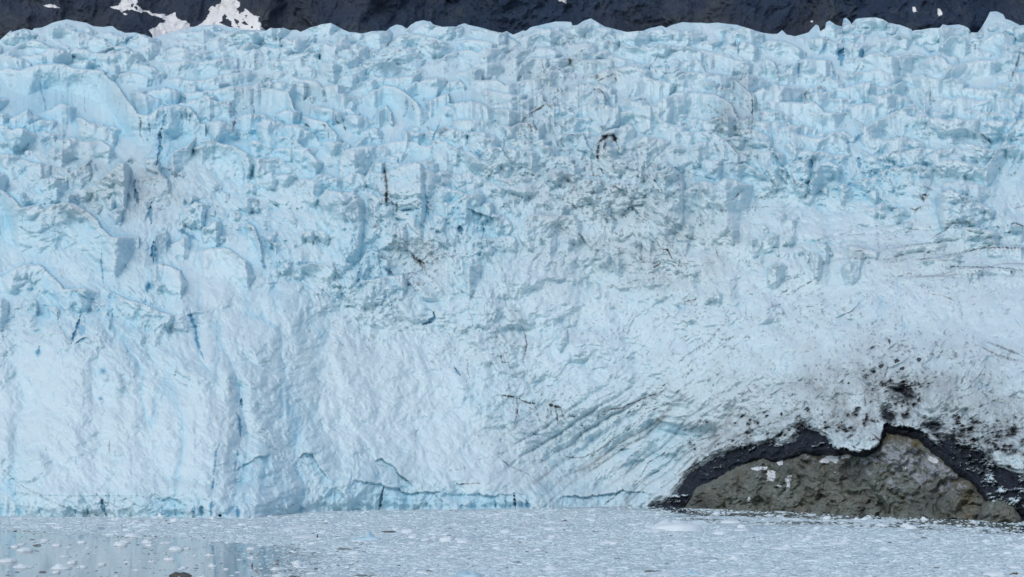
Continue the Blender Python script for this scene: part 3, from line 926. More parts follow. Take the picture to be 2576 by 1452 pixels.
    h = h + .20*fbm(U/1.1, V/1.1, 61, 4, .6)*(.5+rw)
    # buttresses and gullies running down the lower left
    wB = sstep(1150, 800, X)*sstep(620, 780, Yp); bt = np.abs(fbm((U + 1.6*fbm(U/6, V/7, 380, 4))/8.5, V/34, 381, 3, .55))
    h = h + wB*(2.5*np.clip(bt*1.6, 0, 1)); bcr = sstep(.05, 0, bt)*wB
    # the roof of the cave: layered ice turning under, and strata on the right
    z1 = ellipses('1620,1130,330,150,1 1820,1040,160,90,.7', X, Yp); z2 = ellipses('2360,625,330,85,1', X, Yp); z3 = ellipses('1250,900,420,260,.8 1950,760,380,160,.6', X, Yp)*(1-.85*smooth)*sstep(-.35, .35, fbm(U/9, V/8, 358, 4))
    h -= 9*z1*sstep(960, 1190, Yp)*sstep(1300, 1215, Yp)
    def strata(ang, ln, wd, seed):
        c, sn = math.cos(math.radians(ang)), math.sin(math.radians(ang)); bx_ = U + 2.2*fbm(U/14, V/14, seed+50, 3); by_ = V + 2.2*fbm(U/14, V/14, seed+51, 3)
        a_ = (bx_*c + by_*sn)/ln; b_ = (-bx_*sn + by_*c)/wd + .05*fbm(U/1.2, V/1.2, seed+52, 4)
        return np.abs(fbm(a_, b_, seed, 2, .5))
    s1 = strata(-37, 34, 2.3, 351); s2 = strata(-7, 34, 1.7, 352); s3 = strata(50, 16, 2.4, 353)
    for z_, s_, am_ in ((z1, s1, 1.1), (z2, s2, 1.0), (z3*(1-z1), s3, .55)):
        h += am_*z_*np.clip(s_*2.2, 0, 1)
        brk = sstep(-.4, .15, fbm(U/2.6, V/2.2, 355, 5, .65))
        strat_d = sstep(.05, .0, s_)*z_*brk; grey_d = sstep(.22, .0, s_)*z_
        sd_ = strat_d if am_ == 1.1 else sd_ + strat_d*(.9 if am_ == 1.0 else .45); gd_ = grey_d if am_ == 1.1 else gd_ + grey_d*.6
    rt_ = sstep(1200, 1700, X)*sstep(420, 600, Yp); snow_r = .3*rt_; blue_r = .16*rt_
    rb = fbm(U/2.4, V/2.4, 66, 5, .6, True); h = h + .55*rb*rough
    # dunes / powder aprons on the smooth slopes
    h = h + smooth*(.5*fbm(U/4, V/5, 71, 4) + .22*fbm(U/.9, V/1.1, 72, 3))
    snow = np.clip(.30 + smooth*.9 + .40*up + .35*fbm(U/11, V/9, 81, 4), 0, 1)
    blue = np.clip(ellipses(BLUES, X, Yp)*(.75+.5*fbm(U/5, V/5, 82, 4)) + .30*fbm(U/8, V/7, 83, 5, .6) + .22*fbm(wx/1.6, wy/1.4, 85, 4, .6) + .25*g + .12*g2 - .30*smooth, 0, 1)

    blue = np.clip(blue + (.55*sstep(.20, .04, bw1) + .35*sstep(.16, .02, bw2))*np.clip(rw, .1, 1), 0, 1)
    blue = np.clip(blue - blue_r + .45*bcr + .14*wB*sstep(.2, .0, bt), 0, 1); snow = np.clip(snow + snow_r, 0, 1)
    dz = ellipses(DIRTS, X, Yp)
    grey = np.clip(ellipses(GREYS, X, Yp)*(.7+.9*fbm(U/3.5, V/3, 84, 5)) + .22*fbm(U/4.5, V/4, 86, 6, .62) + .10*g2, 0, 1)
    dirt = np.clip(.72*sd_, 0, .75); grey = np.clip(grey + .30*gd_ + .25*z1, 0, 1); deep = np.zeros(X.shape)
    # fractal position jitter shared by crests
    jx = 5*fbm(U/1.8, V/1.8, 91, 4); jy = 5*fbm(U/1.8, V/1.8, 92, 4)
    blue = np.clip(blue + .16*face - .25*topw, 0, 1); snow = np.clip(snow + .6*topw - .15*face, 0, 1)
    # undercuts: the face is set back below the edge
    for ln in CREST.strip().splitlines():
        hd, ps = ln.split('|'); tl, A, L = hd.split(); A = float(A); L = float(L)*TILE[tl][2]; P = pts(tl, ps)
        if A > 0: continue
        x0, x1 = P[:, 0].min(), P[:, 0].max()
        ci = np.where((xs > x0-14) & (xs < x1+14))[0]; sub = (slice(None), slice(ci[0], ci[-1]+1))
        XX = X[sub]+jx[sub]; dd = Yp[sub]+jy[sub] - np.interp(XX, P[:, 0], P[:, 1])
        w = sstep(x0-6, x0+.10*(x1-x0)+6, XX)*sstep(x1+6, x1-.10*(x1-x0)-6, XX)
        dd = dd + 6*fbm(U[sub]/.9, V[sub]/.9, 97, 4, .65)
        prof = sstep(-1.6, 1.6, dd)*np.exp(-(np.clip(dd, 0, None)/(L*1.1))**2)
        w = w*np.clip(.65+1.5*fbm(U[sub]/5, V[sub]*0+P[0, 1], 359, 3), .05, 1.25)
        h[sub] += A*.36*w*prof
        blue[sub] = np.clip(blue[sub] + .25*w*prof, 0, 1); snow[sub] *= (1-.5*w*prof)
    # debris (black basal ice) and the cave behind the outcrop
    deb = np.zeros(X.shape)
    XX = X + 1.6*jx + 7*fbm(U/.9, V/.9, 93, 4); YY = Yp + 1.2*jy + 5*fbm(U/.8, V/.8, 94, 4)
    for tl, ps in DEBRIS:
        Pp = pts(tl, ps); ds = [inpoly(XX + ox + 3.5*fbm(U/.5, V/.8, 96+q_, 3, .7), YY + oy, Pp) for q_, (ox, oy) in enumerate(((0, 0), (5, 3), (-4, 6), (2, 10), (-6, -3)))]
        deb = np.maximum(deb, sum(d_.astype(float) for d_ in ds)/5)
    rt = np.interp(X, ROCKTOP[:, 0], ROCKTOP[:, 1], left=1400, right=1400)
    inrock = sstep(0, 40, Yp - rt)
    deb = deb*(1-.93*sstep(.24, .40, fbm(U/1.7+.5*g2, V/.9, 375, 6, .72) + .14*sstep(2330, 2500, X))*(1-inrock))
    gap = sstep(2085, 2112, X)*sstep(2228, 2204, X); deb = np.maximum(deb, inrock)
    deb = np.maximum(deb, (Yp - rt + 16*fbm(U/1.1, V/.9, 99, 5, .65) > -7+14*gap).astype(float))
    halo = ellipses('2270,985,60,40,1.3 2230,1040,50,40,1.2 2530,1120,70,40,1.1 2100,1075,60,25,1.1 2240,960,140,70,.6 2260,1030,80,80,.95 2150,1060,150,60,.8 2470,1120,140,80,1 2530,1060,70,50,.6 2000,1080,260,50,.75 2250,1000,90,70,.9 2400,1110,190,90,.9 1830,1140,160,40,.5 2080,1075,120,40,.8 2560,1090,80,60,.6', X, Yp)
    frl = fbm(U/1.3, V/1.0, 95, 5, .62) + .35*g2
    vs = fbm(U/.5, V/2.6, 98, 4, .6); soot = np.clip(halo*(.55+.9*frl+.35*vs), 0, 1)
    soot = soot + .35*halo*fbm(U/.45, V/.55, 100, 3, .7); dirt = np.maximum(dirt, .80*sstep(.10, .95, soot)); dirt = np.maximum(dirt, np.clip(ellipses('2230,985,220,75,.5 2480,1090,130,70,.62 2080,1060,180,45,.5', X, Yp)*(.45+1.0*fbm(U/1.6, V/2.2, 360, 6, .7)+.3*vs), 0, .6)); deb = np.maximum(deb, .8*sstep(.52, .95, frl + halo*.45 - .10 + .2*vs)*sstep(.2, .5, halo))
    h -= 1.6*deb*(1-inrock)
    h -= 8*inrock*(1-gap) + 8*gap*sstep(5, 30, Yp-rt)
    h += .5*deb*blocks(wx/1.4, wy/1.2, 107)
    # strokes: cracks (k narrow, K wide), dirt lines (d), heavy dirt with drips (D), black seam (b)
    def stroke(P, typ, wd, st, jit=1.0):
        nonlocal h, dirt, deep, blue, deb, snow
        seg = np.hypot(*np.diff(P, axis=0).T); tl_ = seg.sum()
        n = max(4, int(tl_/2.0)); tt = np.concatenate([[0], np.cumsum(seg)])
        q = np.linspace(0, tl_, n); px = np.interp(q, tt, P[:, 0]); py = np.interp(q, tt, P[:, 1])
        r = rng.randint(1 << 20)
        px = px + jit*3.0*fbm(q/13, q*0+r*.37, r, 5, .68); py = py + jit*3.0*fbm(q/13, q*0+r*.71, r+5, 5, .68)
        prof = np.minimum(1, np.minimum(q, tl_-q)/(tl_*.3+1.0)*.85+.15)
        wv = np.maximum(wd*.5*prof*np.clip(.75+1.3*fbm(q/7, q*0+.5, r+9, 3), .12, 1.6), .7)
        x0, x1, y0, y1 = px.min()-wd*2-5, px.max()+wd*2+5, py.min()-wd*2-5, py.max()+wd*2+5
        if typ == 'D': y1 += wd*2.5+10
        ci = np.where((xs > x0) & (xs < x1))[0]
        if len(ci) < 2: return
        c0, c1 = ci[0], ci[-1]+1
        r0 = max(0, int(((Yp[:, c0:c1] < y0).sum(0)).min())); r1 = min(ny, int(((Yp[:, c0:c1] < y1).sum(0)).max())+1)
        if r1-r0 < 2: return
        sub = (slice(r0, r1), slice(c0, c1)); A = X[sub]; B = Yp[sub]
        best = np.full(A.shape, 9.0); drip = np.full(A.shape, 99.0)
        for i in range(n):
            a0 = px[i]; b0 = py[i]; rr = wv[i]
            d = np.hypot(A-a0, B-b0)/rr
            np.minimum(best, d, out=best)
            if typ == 'D':
                np.minimum(drip, np.where(np.abs(A-a0) < 2.0, np.where(B > b0, B-b0, 99), 99), out=drip)
        if typ in 'kK':
            best = best + .55*fbm(A/3+r, B/5, r+1, 4, .6)
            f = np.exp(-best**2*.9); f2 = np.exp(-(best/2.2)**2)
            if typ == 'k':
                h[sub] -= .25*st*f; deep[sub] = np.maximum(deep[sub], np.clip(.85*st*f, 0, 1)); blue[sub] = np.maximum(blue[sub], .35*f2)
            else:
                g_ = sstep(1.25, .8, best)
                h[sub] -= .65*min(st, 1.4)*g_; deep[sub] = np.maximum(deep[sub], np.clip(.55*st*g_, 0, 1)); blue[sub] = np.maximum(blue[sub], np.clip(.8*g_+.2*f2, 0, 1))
                if st > 2: deb[sub] = np.maximum(deb[sub], g_)
            snow[sub] *= 1-.7*f
        else:
            nz = fbm(A/2.2+r, B/3.2, r, 4, .65)
            f = sstep(1.5, .3, best); nf = fbm(A/1.1+r, B/1.6, r+2, 3, .7)
            m_ = f*sstep(-.25, .3, nz + .40*f*st - .10 + .35*nf)*min(1, .74*st)
            m_ = np.maximum(m_, .55*sstep(3.6, .8, best)*sstep(.22, .5, nf + .25*nz)*min(1, .7*st))
            dirt[sub] = np.maximum(dirt[sub], m_)
            grey[sub] = np.maximum(grey[sub], .35*st*np.exp(-(best/2.2)**2)*(.6+.6*nz))
            h[sub] -= .18*f*st
            if typ in 'Db':
                deb[sub] = np.maximum(deb[sub], sstep(.1, .5, nz+f-.5)*f*min(1, .55*st))
            if typ == 'D':
                sn = vnoise(A/1.5, A*0+.5+B/60, r+3)
                L = (wd*1.1+5)*(.6+.6*vnoise(A/4.0, A*0+.2, r+4))
                dr = np.exp(-(drip/np.maximum(L, 2))**2)*sstep(-.1, .5, sn)*(drip < 90)
                dirt[sub] = np.maximum(dirt[sub], .55*min(1, st)*dr)
    for ln in FEAT.strip().splitlines():
        hd, ps = ln.split('|'); tl, typ, wd, st = hd.split(); k = TILE[tl][2]
        stroke(pts(tl, ps), typ, float(wd)*k*(2.1 if typ == 'k' else 1.25 if typ == 'K' else 1.0), float(st)*1.15)
    # scattered short dirt strokes and hairline cracks, following the local grain
    rr = np.random.RandomState(3); cnt = 0
    while cnt < 5200:
        x = rr.uniform(-200, 2780); y = rr.uniform(70, 1290)
        c = int((x+240)/3056*(nx-1)); yr = (y - sks[c])/(wl_[c]+16-sks[c])
        if yr < .01 or yr > .99: continue
        w = dz[int(yr*(ny-1)), c]
        cnt += 1
        if rr.rand() > w*1.5 + .12: continue
        if x > 1250 and y > 700: an = -36 + rr.randn()*14
        elif y < 480: an = 82 + rr.randn()*22
        else: an = 60 + rr.randn()*25
        if x > 2000 and 520 < y < 700: an = -8+rr.randn()*12
        L = rr.uniform(2, 17)*(1 if rr.rand() < .85 else 2.4); an = math.radians(an)
        P = np.array([[x, y], [x+.5*L*math.cos(an)+rr.randn()*2, y+.5*L*math.sin(an)], [x+L*math.cos(an), y+L*math.sin(an)]])
        stroke(P, 'd', rr.uniform(1.0, 3.6)*(1 if rr.rand() < .9 else 2.2), rr.uniform(.5, 1.2)*(1 if w > .3 else .8), 1.2)
    for i in range(380):
        x = rr.uniform(-200, 2780); y = rr.uniform(80, 900) if i < 250 else rr.uniform(600, 1250)
        if i >= 300: x = rr.uniform(-200, 900)
        an = math.radians(88 + rr.randn()*22); L = rr.uniform(8, 40)
        P = np.array([[x, y], [x+.5*L*math.cos(an)+rr.randn()*3, y+.5*L*math.sin(an)], [x+L*math.cos(an), y+L*math.sin(an)]])
        stroke(P, 'k', rr.uniform(1.2, 2.6), rr.uniform(.35, .7), 1.2)
    # fluting along the undercut foot of the cliff
    foot = sstep(46 + 45*fbm(X/150, X*0+.3, 376, 3), 6, hgt)*(1-inrock); fl = fbm(U/2.3, V/9, 301, 4, .55, True)
    h += foot*.7*fl*sstep(-200, 200, 1700-X); h -= 1.2*foot*sstep(30, 0, hgt)
    # fine speckle of dirt
    sp = fbm(U/.45, V/.45, 311, 3, .7); spm = sstep(.50, .72, sp + .34*dz + .12*g2)
    dirt = np.maximum(dirt, spm*np.clip(.25+dz*.6, 0, .8)*(1-.4*smooth))
    grey = np.clip(grey + dz*.38*(.5+fbm(U/2.2, V/2.0, 312, 5, .6)), 0, 1)
    # edges weather white, hollows stay blue; colour by curvature also paints in crease shade
    def blur(a_, r_):
        for ax in (0, 1):
            c_ = np.cumsum(np.pad(a_, [(r_+1, r_) if ax == 0 else (0, 0), (r_+1, r_) if ax == 1 else (0, 0)], 'edge'), axis=ax)
            n_ = a_.shape[ax]; a_ = (np.take(c_, np.arange(2*r_+1, 2*r_+1+n_), ax) - np.take(c_, np.arange(0, n_), ax))/(2*r_+1)
        return a_
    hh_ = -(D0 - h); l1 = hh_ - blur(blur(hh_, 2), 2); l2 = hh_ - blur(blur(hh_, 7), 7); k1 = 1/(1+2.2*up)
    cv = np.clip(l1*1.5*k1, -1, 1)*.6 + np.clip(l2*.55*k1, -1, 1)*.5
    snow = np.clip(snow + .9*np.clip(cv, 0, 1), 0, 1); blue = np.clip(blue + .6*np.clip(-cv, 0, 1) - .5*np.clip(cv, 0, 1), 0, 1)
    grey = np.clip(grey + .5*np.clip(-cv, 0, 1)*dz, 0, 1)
    # the flanking end of the front: recede gently
    D = D0 - h
    D = np.maximum(D, 200)
    # extra rows behind the skyline
    def to3(x_, y_, d_): return np.stack([(x_-CX)*K*d_, d_, HC + (HY-y_)*K*d_], -1)
    P0 = to3(X, Yp, D)
    back = []
    for j, (dd, dy) in enumerate([(160, 40), (60, 13), (22, 4.5), (8, 1.2)]):
        back.append(to3(X[0], Yp[0]+dy, D[0]+dd))
    P3 = np.concatenate([np.stack(back, 0), P0], 0)
    ext = lambda a_: np.concatenate([np.repeat(a_[:1], 4, 0), a_], 0)
    # the front runs on beyond both sides of the view
    nw = 145; sc_ = 2.8
    def wing(D_, Y_, left):
        sl_ = slice(nw, 0, -1) if left else slice(-2, -nw-2, -1); xe = xs[0] if left else xs[-1]
        x_ = xe - sc_*(xs[sl_]-xe); return to3(x_[None, :], Y_[:, sl_], D_[:, sl_])
    De = np.concatenate([D[:1]+160, D[:1]+60, D[:1]+22, D[:1]+8, D], 0); Ye = np.concatenate([Yp[:1]+40, Yp[:1]+13, Yp[:1]+4.5, Yp[:1]+1.2, Yp], 0)
    P3 = np.concatenate([wing(De, Ye, True), P3, wing(De, Ye, False)], 1)
    ext0 = ext; ext = lambda a_: (lambda e_: np.concatenate([e_[:, nw:0:-1], e_, e_[:, -2:-nw-2:-1]], 1))(ext0(a_))
    H, Wd = P3.shape[:2]
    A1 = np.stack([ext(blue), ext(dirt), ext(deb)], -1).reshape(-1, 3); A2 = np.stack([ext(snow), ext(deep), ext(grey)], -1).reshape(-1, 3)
    # vertex normals of the whole surface, kept on every part so that no seam shows
    du = np.gradient(P3, axis=1); dv = np.gradient(P3, axis=0); N = np.cross(dv, du); N /= np.linalg.norm(N, axis=-1, keepdims=True)+1e-9
    if N[H//2, :, 1].mean() > 0: N = -N
    idx = np.arange(H*Wd).reshape(H, Wd)
    Q = np.stack([idx[:-1, :-1], idx[1:, :-1], idx[1:, 1:], idx[:-1, 1:]], -1).reshape(-1, 4)
    Vv = P3.reshape(-1, 3); Nn = N.reshape(-1, 3)
    fc = lambda a_: (a_[:-1, :-1]+a_[1:, 1:]+a_[1:, :-1]+a_[:-1, 1:])/4
    fx = fc(ext(X)).ravel(); fy = fc(ext(Yp)).ravel(); fdeb = fc(ext(deb)).ravel(); fdeep = fc(ext(deep)).ravel(); fh = fc(ext(hgt)).ravel(); fj = fc(ext(jy)).ravel()
    root = empty('glacier', (0, 380, 0))
    tag(root, 'tall pale blue glacier front, cracked and streaked with dirt, ending in the icy water', 'glacier')
    part = np.zeros(len(fx), int)
    part[fy + 2*fj < 150 + 55*np.sin(fx/240)] = 1
    part[(fh < 34 + fj) & (fx < 1780)] = 2
    gshape = (H-1, Wd-1); extra = []
    labd, pcs = pieces((fdeb > .5).reshape(gshape))
    for a_, n_ in pcs:
        if n_ >= 300 and len(extra) < 12: extra.append(('debris_band' if n_ > 4000 else 'dirt_patch', (labd == a_).ravel()))
    labd, pcs = pieces(((fdeep > .33) & (part < 3)).reshape(gshape))
    for a_, n_ in pcs:
        if n_ >= 40 and len(extra) < 90: extra.append(('crevasse', (labd == a_).ravel()))
    for i_, (nm, mk) in enumerate(extra): part[mk] = 10+i_
    names = {0: ('ice_cliff', None), 1: ('upper_icefield', 'paler jagged crest of seracs along the top of the glacier'), 2: ('fluted_ice_foot', 'bluer fluted ice at the waterline'),
             }
    for i_, (nm, mk) in enumerate(extra): names[10+i_] = (nm, {'debris_band': 'black dirt-laden basal ice', 'dirt_patch': 'black dirt on the ice', 'crevasse': None}[nm])
    for p, (nm, lb) in names.items():
        q = Q[part == p]
        if len(q) == 0: continue
        u, inv = np.unique(q, return_inverse=True)
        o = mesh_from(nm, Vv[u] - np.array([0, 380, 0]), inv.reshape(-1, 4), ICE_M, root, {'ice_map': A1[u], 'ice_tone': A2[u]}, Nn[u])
        if lb: o['label'] = lb
    def sample(x, y):
        c = int(round((x+240)/3056*(nx-1))); r = int(round((y-sks[c])/(wl_[c]+16-sks[c])*(ny-1)))
        return D[np.clip(r, 0, ny-1), np.clip(c, 0, nx-1)]
    return sample
depth_at = glacier()
def at(x, y, d): return Vector(((x-CX)*K*d, d, HC + (HY-y)*K*d))

# ------------------------------------------------------------------ outcrop and boulder
def shell(name, root, TOP, xa, xb, nx, ny, bulge, depth_top, seed, ochre, iceE, darkE, base_off=0, cut=None):
    xs = np.linspace(xa, xb, nx); top = np.interp(xs, TOP[:, 0], TOP[:, 1]) + 5*fbm(xs/14, xs*0, seed, 5, .6)
    wl_ = np.interp(xs, WLINE[:, 0], WLINE[:, 1]); s = np.linspace(0, 1, ny)[:, None]
    X = np.repeat(xs[None], ny, 0); Y = top[None] + (wl_[None]+14-top[None])*s
    ws = HC/((wl_-HY)*K)
    U = X*M; V = Y*M
    ex = np.clip(np.minimum((X-xa)/26, (xb-X)/26), 0, 1)
    tt = np.clip((Y-top[None])/40, 0, 1)
    rnd = 1-np.sqrt(np.clip(1-(1-np.minimum(tt, ex))**2, 0, 1))
    hgt = np.clip(wl_[None]-Y, 0, None)
    wx = U + 1.5*fbm(U/4, V/4, seed+1, 4); wy = V + 1.5*fbm(U/4, V/4, seed+2, 4)
    h = 3.4*(blocks(wx/6, wy/6, seed+3)-.4) + 2.6*(blocks(wx/2.4, wy/2.2, seed+4)-.5) + .8*(blocks(wx/1.0, wy/.8, seed+5)-.5) + .30*fbm(U/.8, V/.6, seed+6, 6, .68) + .2*fbm(U/2.2, V/1.1, seed+16, 4, .6, True)
    D = ws[None] + base_off + hgt/190*depth_top + rnd*bulge - h*(.35+.65*tt) + .5
    def to3(x_, y_, d_): return np.stack([(x_-CX)*K*d_, d_, HC + (HY-y_)*K*d_], -1)
    rows = [to3(X[0], Y[0]+9, D[0]+14), to3(X[0], Y[0]+3, D[0]+6)]
    P3 = np.concatenate([np.stack(rows, 0), to3(X, Y, D)], 0)
    ext = lambda a_: np.concatenate([np.repeat(a_[:1], 2, 0), a_], 0)
    jx = 5*fbm(U/1.2, V/1.2, seed+8, 5, .6)
    oc = np.clip(ellipses(ochre, X, Y)*(.8+.8*fbm(U/1.5, V/1.5, seed+9, 4)), 0, 1)
    ie = ellipses(iceE, X, Y); ie = sstep(.42, .72, ie*.62+.75*fbm(U/1.0, V/.8, seed+10, 6, .72))*np.clip(ie*1.8, 0, .95)
    dk = ellipses(darkE, X, Y); dk = np.clip(dk*(.8+.9*fbm(U/1.5, V/1.5, seed+11, 5)), 0, 1)
    crk = fbm(U/5+1.2*fbm(U/3, V/3, seed+13, 3), V/3.2+1.2*fbm(U/3, V/3, seed+14, 3), seed+12, 3); ck = np.exp(-(crk/.012)**2)
    dk = np.maximum(dk, .85*ck*sstep(-.1, .3, fbm(U/3, V/3, seed+15, 3)))
    D2 = None
    H, Wd = P3.shape[:2]
    patch = np.zeros(X.shape)
    if cut:
        XX = X + .9*jx; YY = Y + .8*np.roll(jx, 40, 0)
        for ps in cut: patch = np.maximum(patch, inpoly(XX, YY, pts('B3', ps)).astype(float))
    A = np.stack([ext(oc), ext(ie), ext(dk)], -1).reshape(-1, 3)
    du = np.gradient(P3, axis=1); dv = np.gradient(P3, axis=0); N = np.cross(dv, du); N /= np.linalg.norm(N, axis=-1, keepdims=True)+1e-9
    if N[H//2, :, 1].mean() > 0: N = -N
    idx = np.arange(H*Wd).reshape(H, Wd); Q = np.stack([idx[:-1, :-1], idx[1:, :-1], idx[1:, 1:], idx[:-1, 1:]], -1).reshape(-1, 4)
    e = ext(patch); fp = ((e[:-1, :-1]+e[1:, 1:]+e[1:, :-1]+e[:-1, 1:])/4).ravel() > .5
    Vv = P3.reshape(-1, 3) - np.array(root.location if root else (0, 0, 0)); Nn = N.reshape(-1, 3)
    for flag, nm in ((False, name), (True, 'snow_patch')):
        q = Q[fp == flag]
        if len(q) == 0: continue
        u, inv = np.unique(q, return_inverse=True); inv = inv.reshape(-1, 4)
        if not flag:
            o = mesh_from(nm, Vv[u], inv, ROCK_M, root, {'rock_map': A[u]}, Nn[u])
        else:
            # one mesh per patch of snow
            fyx = Vv[q[:, 0]]; cent = []
            for ps in cut:
                P = pts('B3', ps); cent.append(P.mean(0))
            ex_ = ext(X).reshape(-1)[q[:, 0]]; ey_ = ext(Y).reshape(-1)[q[:, 0]]
            dist = np.stack([np.hypot(ex_-c[0], ey_-c[1]) for c in cent], 0).argmin(0)
            for k in range(len(cut)):
                qq = q[dist == k]
                if len(qq) < 6: continue
                uu, ii = np.unique(qq, return_inverse=True)
                mesh_from(nm, Vv[uu], ii.reshape(-1, 4), SNOWP_M, root, None, Nn[uu])
    return o
SNOWP_M = simple('old_snow', (.74, .78, .80), (.58, .62, .65), 1.2, .7, .2, .1)
ro = empty('rock_outcrop', (65, 375, 0))
tag(ro, 'big rounded grey-green bedrock outcrop emerging under the glacier, at the water on the right', 'rock outcrop')
CUT = ['655,590 690,572 740,590 730,630 705,640 690,610', '500,650 560,640 630,645 620,665 560,675 510,665', '630,665 680,680 685,720 670,755 615,750 615,700',
 '770,715 805,705 795,760 790,820 755,825 760,780 740,740', '1000,610 1060,560 1150,530 1145,600 1130,625 1080,600 1050,625', '1160,570 1250,530 1330,540 1370,570 1280,550 1220,580 1160,590',
 '465,880 490,862 498,890 480,900', '697,872 714,868 707,888', '695,775 722,788 712,812', '1780,560 1860,580 1880,610 1840,620 1800,600', '1600,640 1640,640 1640,670 1610,670', '1105,680 1125,685 1118,695']
shell('rock_face', ro, ROCKTOP, 1700, 2496, 560, 280, 3.5, 12, 500,
      '2310,1110,26,14,.7 2240,1095,20,12,.5 2430,1260,22,30,.55 2435,1300,15,16,.55 2420,1225,20,20,.4 2110,1260,30,20,.15',
      '2250,1150,130,50,1 2330,1160,100,70,1 2150,1125,110,30,.9 2390,1200,60,60,.8 2260,1210,60,50,.8 2060,1150,80,40,.5 1960,1160,60,40,.35', '2140,1185,40,30,.45 2170,1290,8,20,.6 2350,1270,50,30,.35 2440,1250,12,20,.5 2480,1200,30,60,.55 2000,1170,120,30,.25 1760,1270,40,30,.4', 0, CUT)
bo = empty('boulder', (190, 360, 0))
tag(bo, 'smooth dome-shaped brown boulder at the waterline, right of the larger outcrop', 'boulder')
BTOP = pts('B3', '2120,1060 2150,1010 2200,910 2240,875 2290,852 2350,846 2400,880 2430,920 2460,970 2480,1010 2490,1060')
shell('rock_face', bo, BTOP, 2446, 2572, 120, 110, 7, 5, 600, '2520,1290,40,20,.15', '2500,1270,10,10,.1', '2462,1290,12,20,.4', -3)
# stones stuck in the ice
ST_M = simple('dark_stone', (.03, .035, .045), (.07, .075, .08), 1.5)
def stone_mesh(seed, sx, sy, sz):
    r = np.random.RandomState(seed); import bmesh
    bm = bmesh.new()
    for i in range(14):
        v = Vector(r.randn(3)); v.normalize(); bm.verts.new((v.x*sx*.5, v.y*sy*.5, v.z*sz*.5))
    bmesh.ops.convex_hull(bm, input=bm.verts)
    for v in [v for v in bm.verts if not v.link_faces]: bm.verts.remove(v)
    bmesh.ops.bevel(bm, geom=bm.edges[:], offset=.06*sx, segments=1, affect='EDGES')
    me = bpy.data.meshes.new('stone'); bm.to_mesh(me); bm.free(); me.materials.append(ST_M); return me
SL = ['dark angular stone frozen in the ice, leftmost of the four above the outcrop', 'dark angular stone frozen in the ice, uppermost of the tight group of three',
      'dark angular stone frozen in the ice, lowest of the four above the outcrop', 'dark angular stone frozen in the ice, rightmost of the four above the outcrop']
for i, (tl, x, y, s) in enumerate(STONES):
    p = pts(tl, '%g,%g' % (x, y))[0]; d = depth_at(*p); w = s*.3405*M*1.25
    o = bpy.data.objects.new('stone', stone_mesh(20+i, w, w*.9, w)); COL.objects.link(o); o.location = at(p[0], p[1], d - .25)
    tag(o, SL[i], 'stone', 'dark stones frozen in the ice above the outcrop')

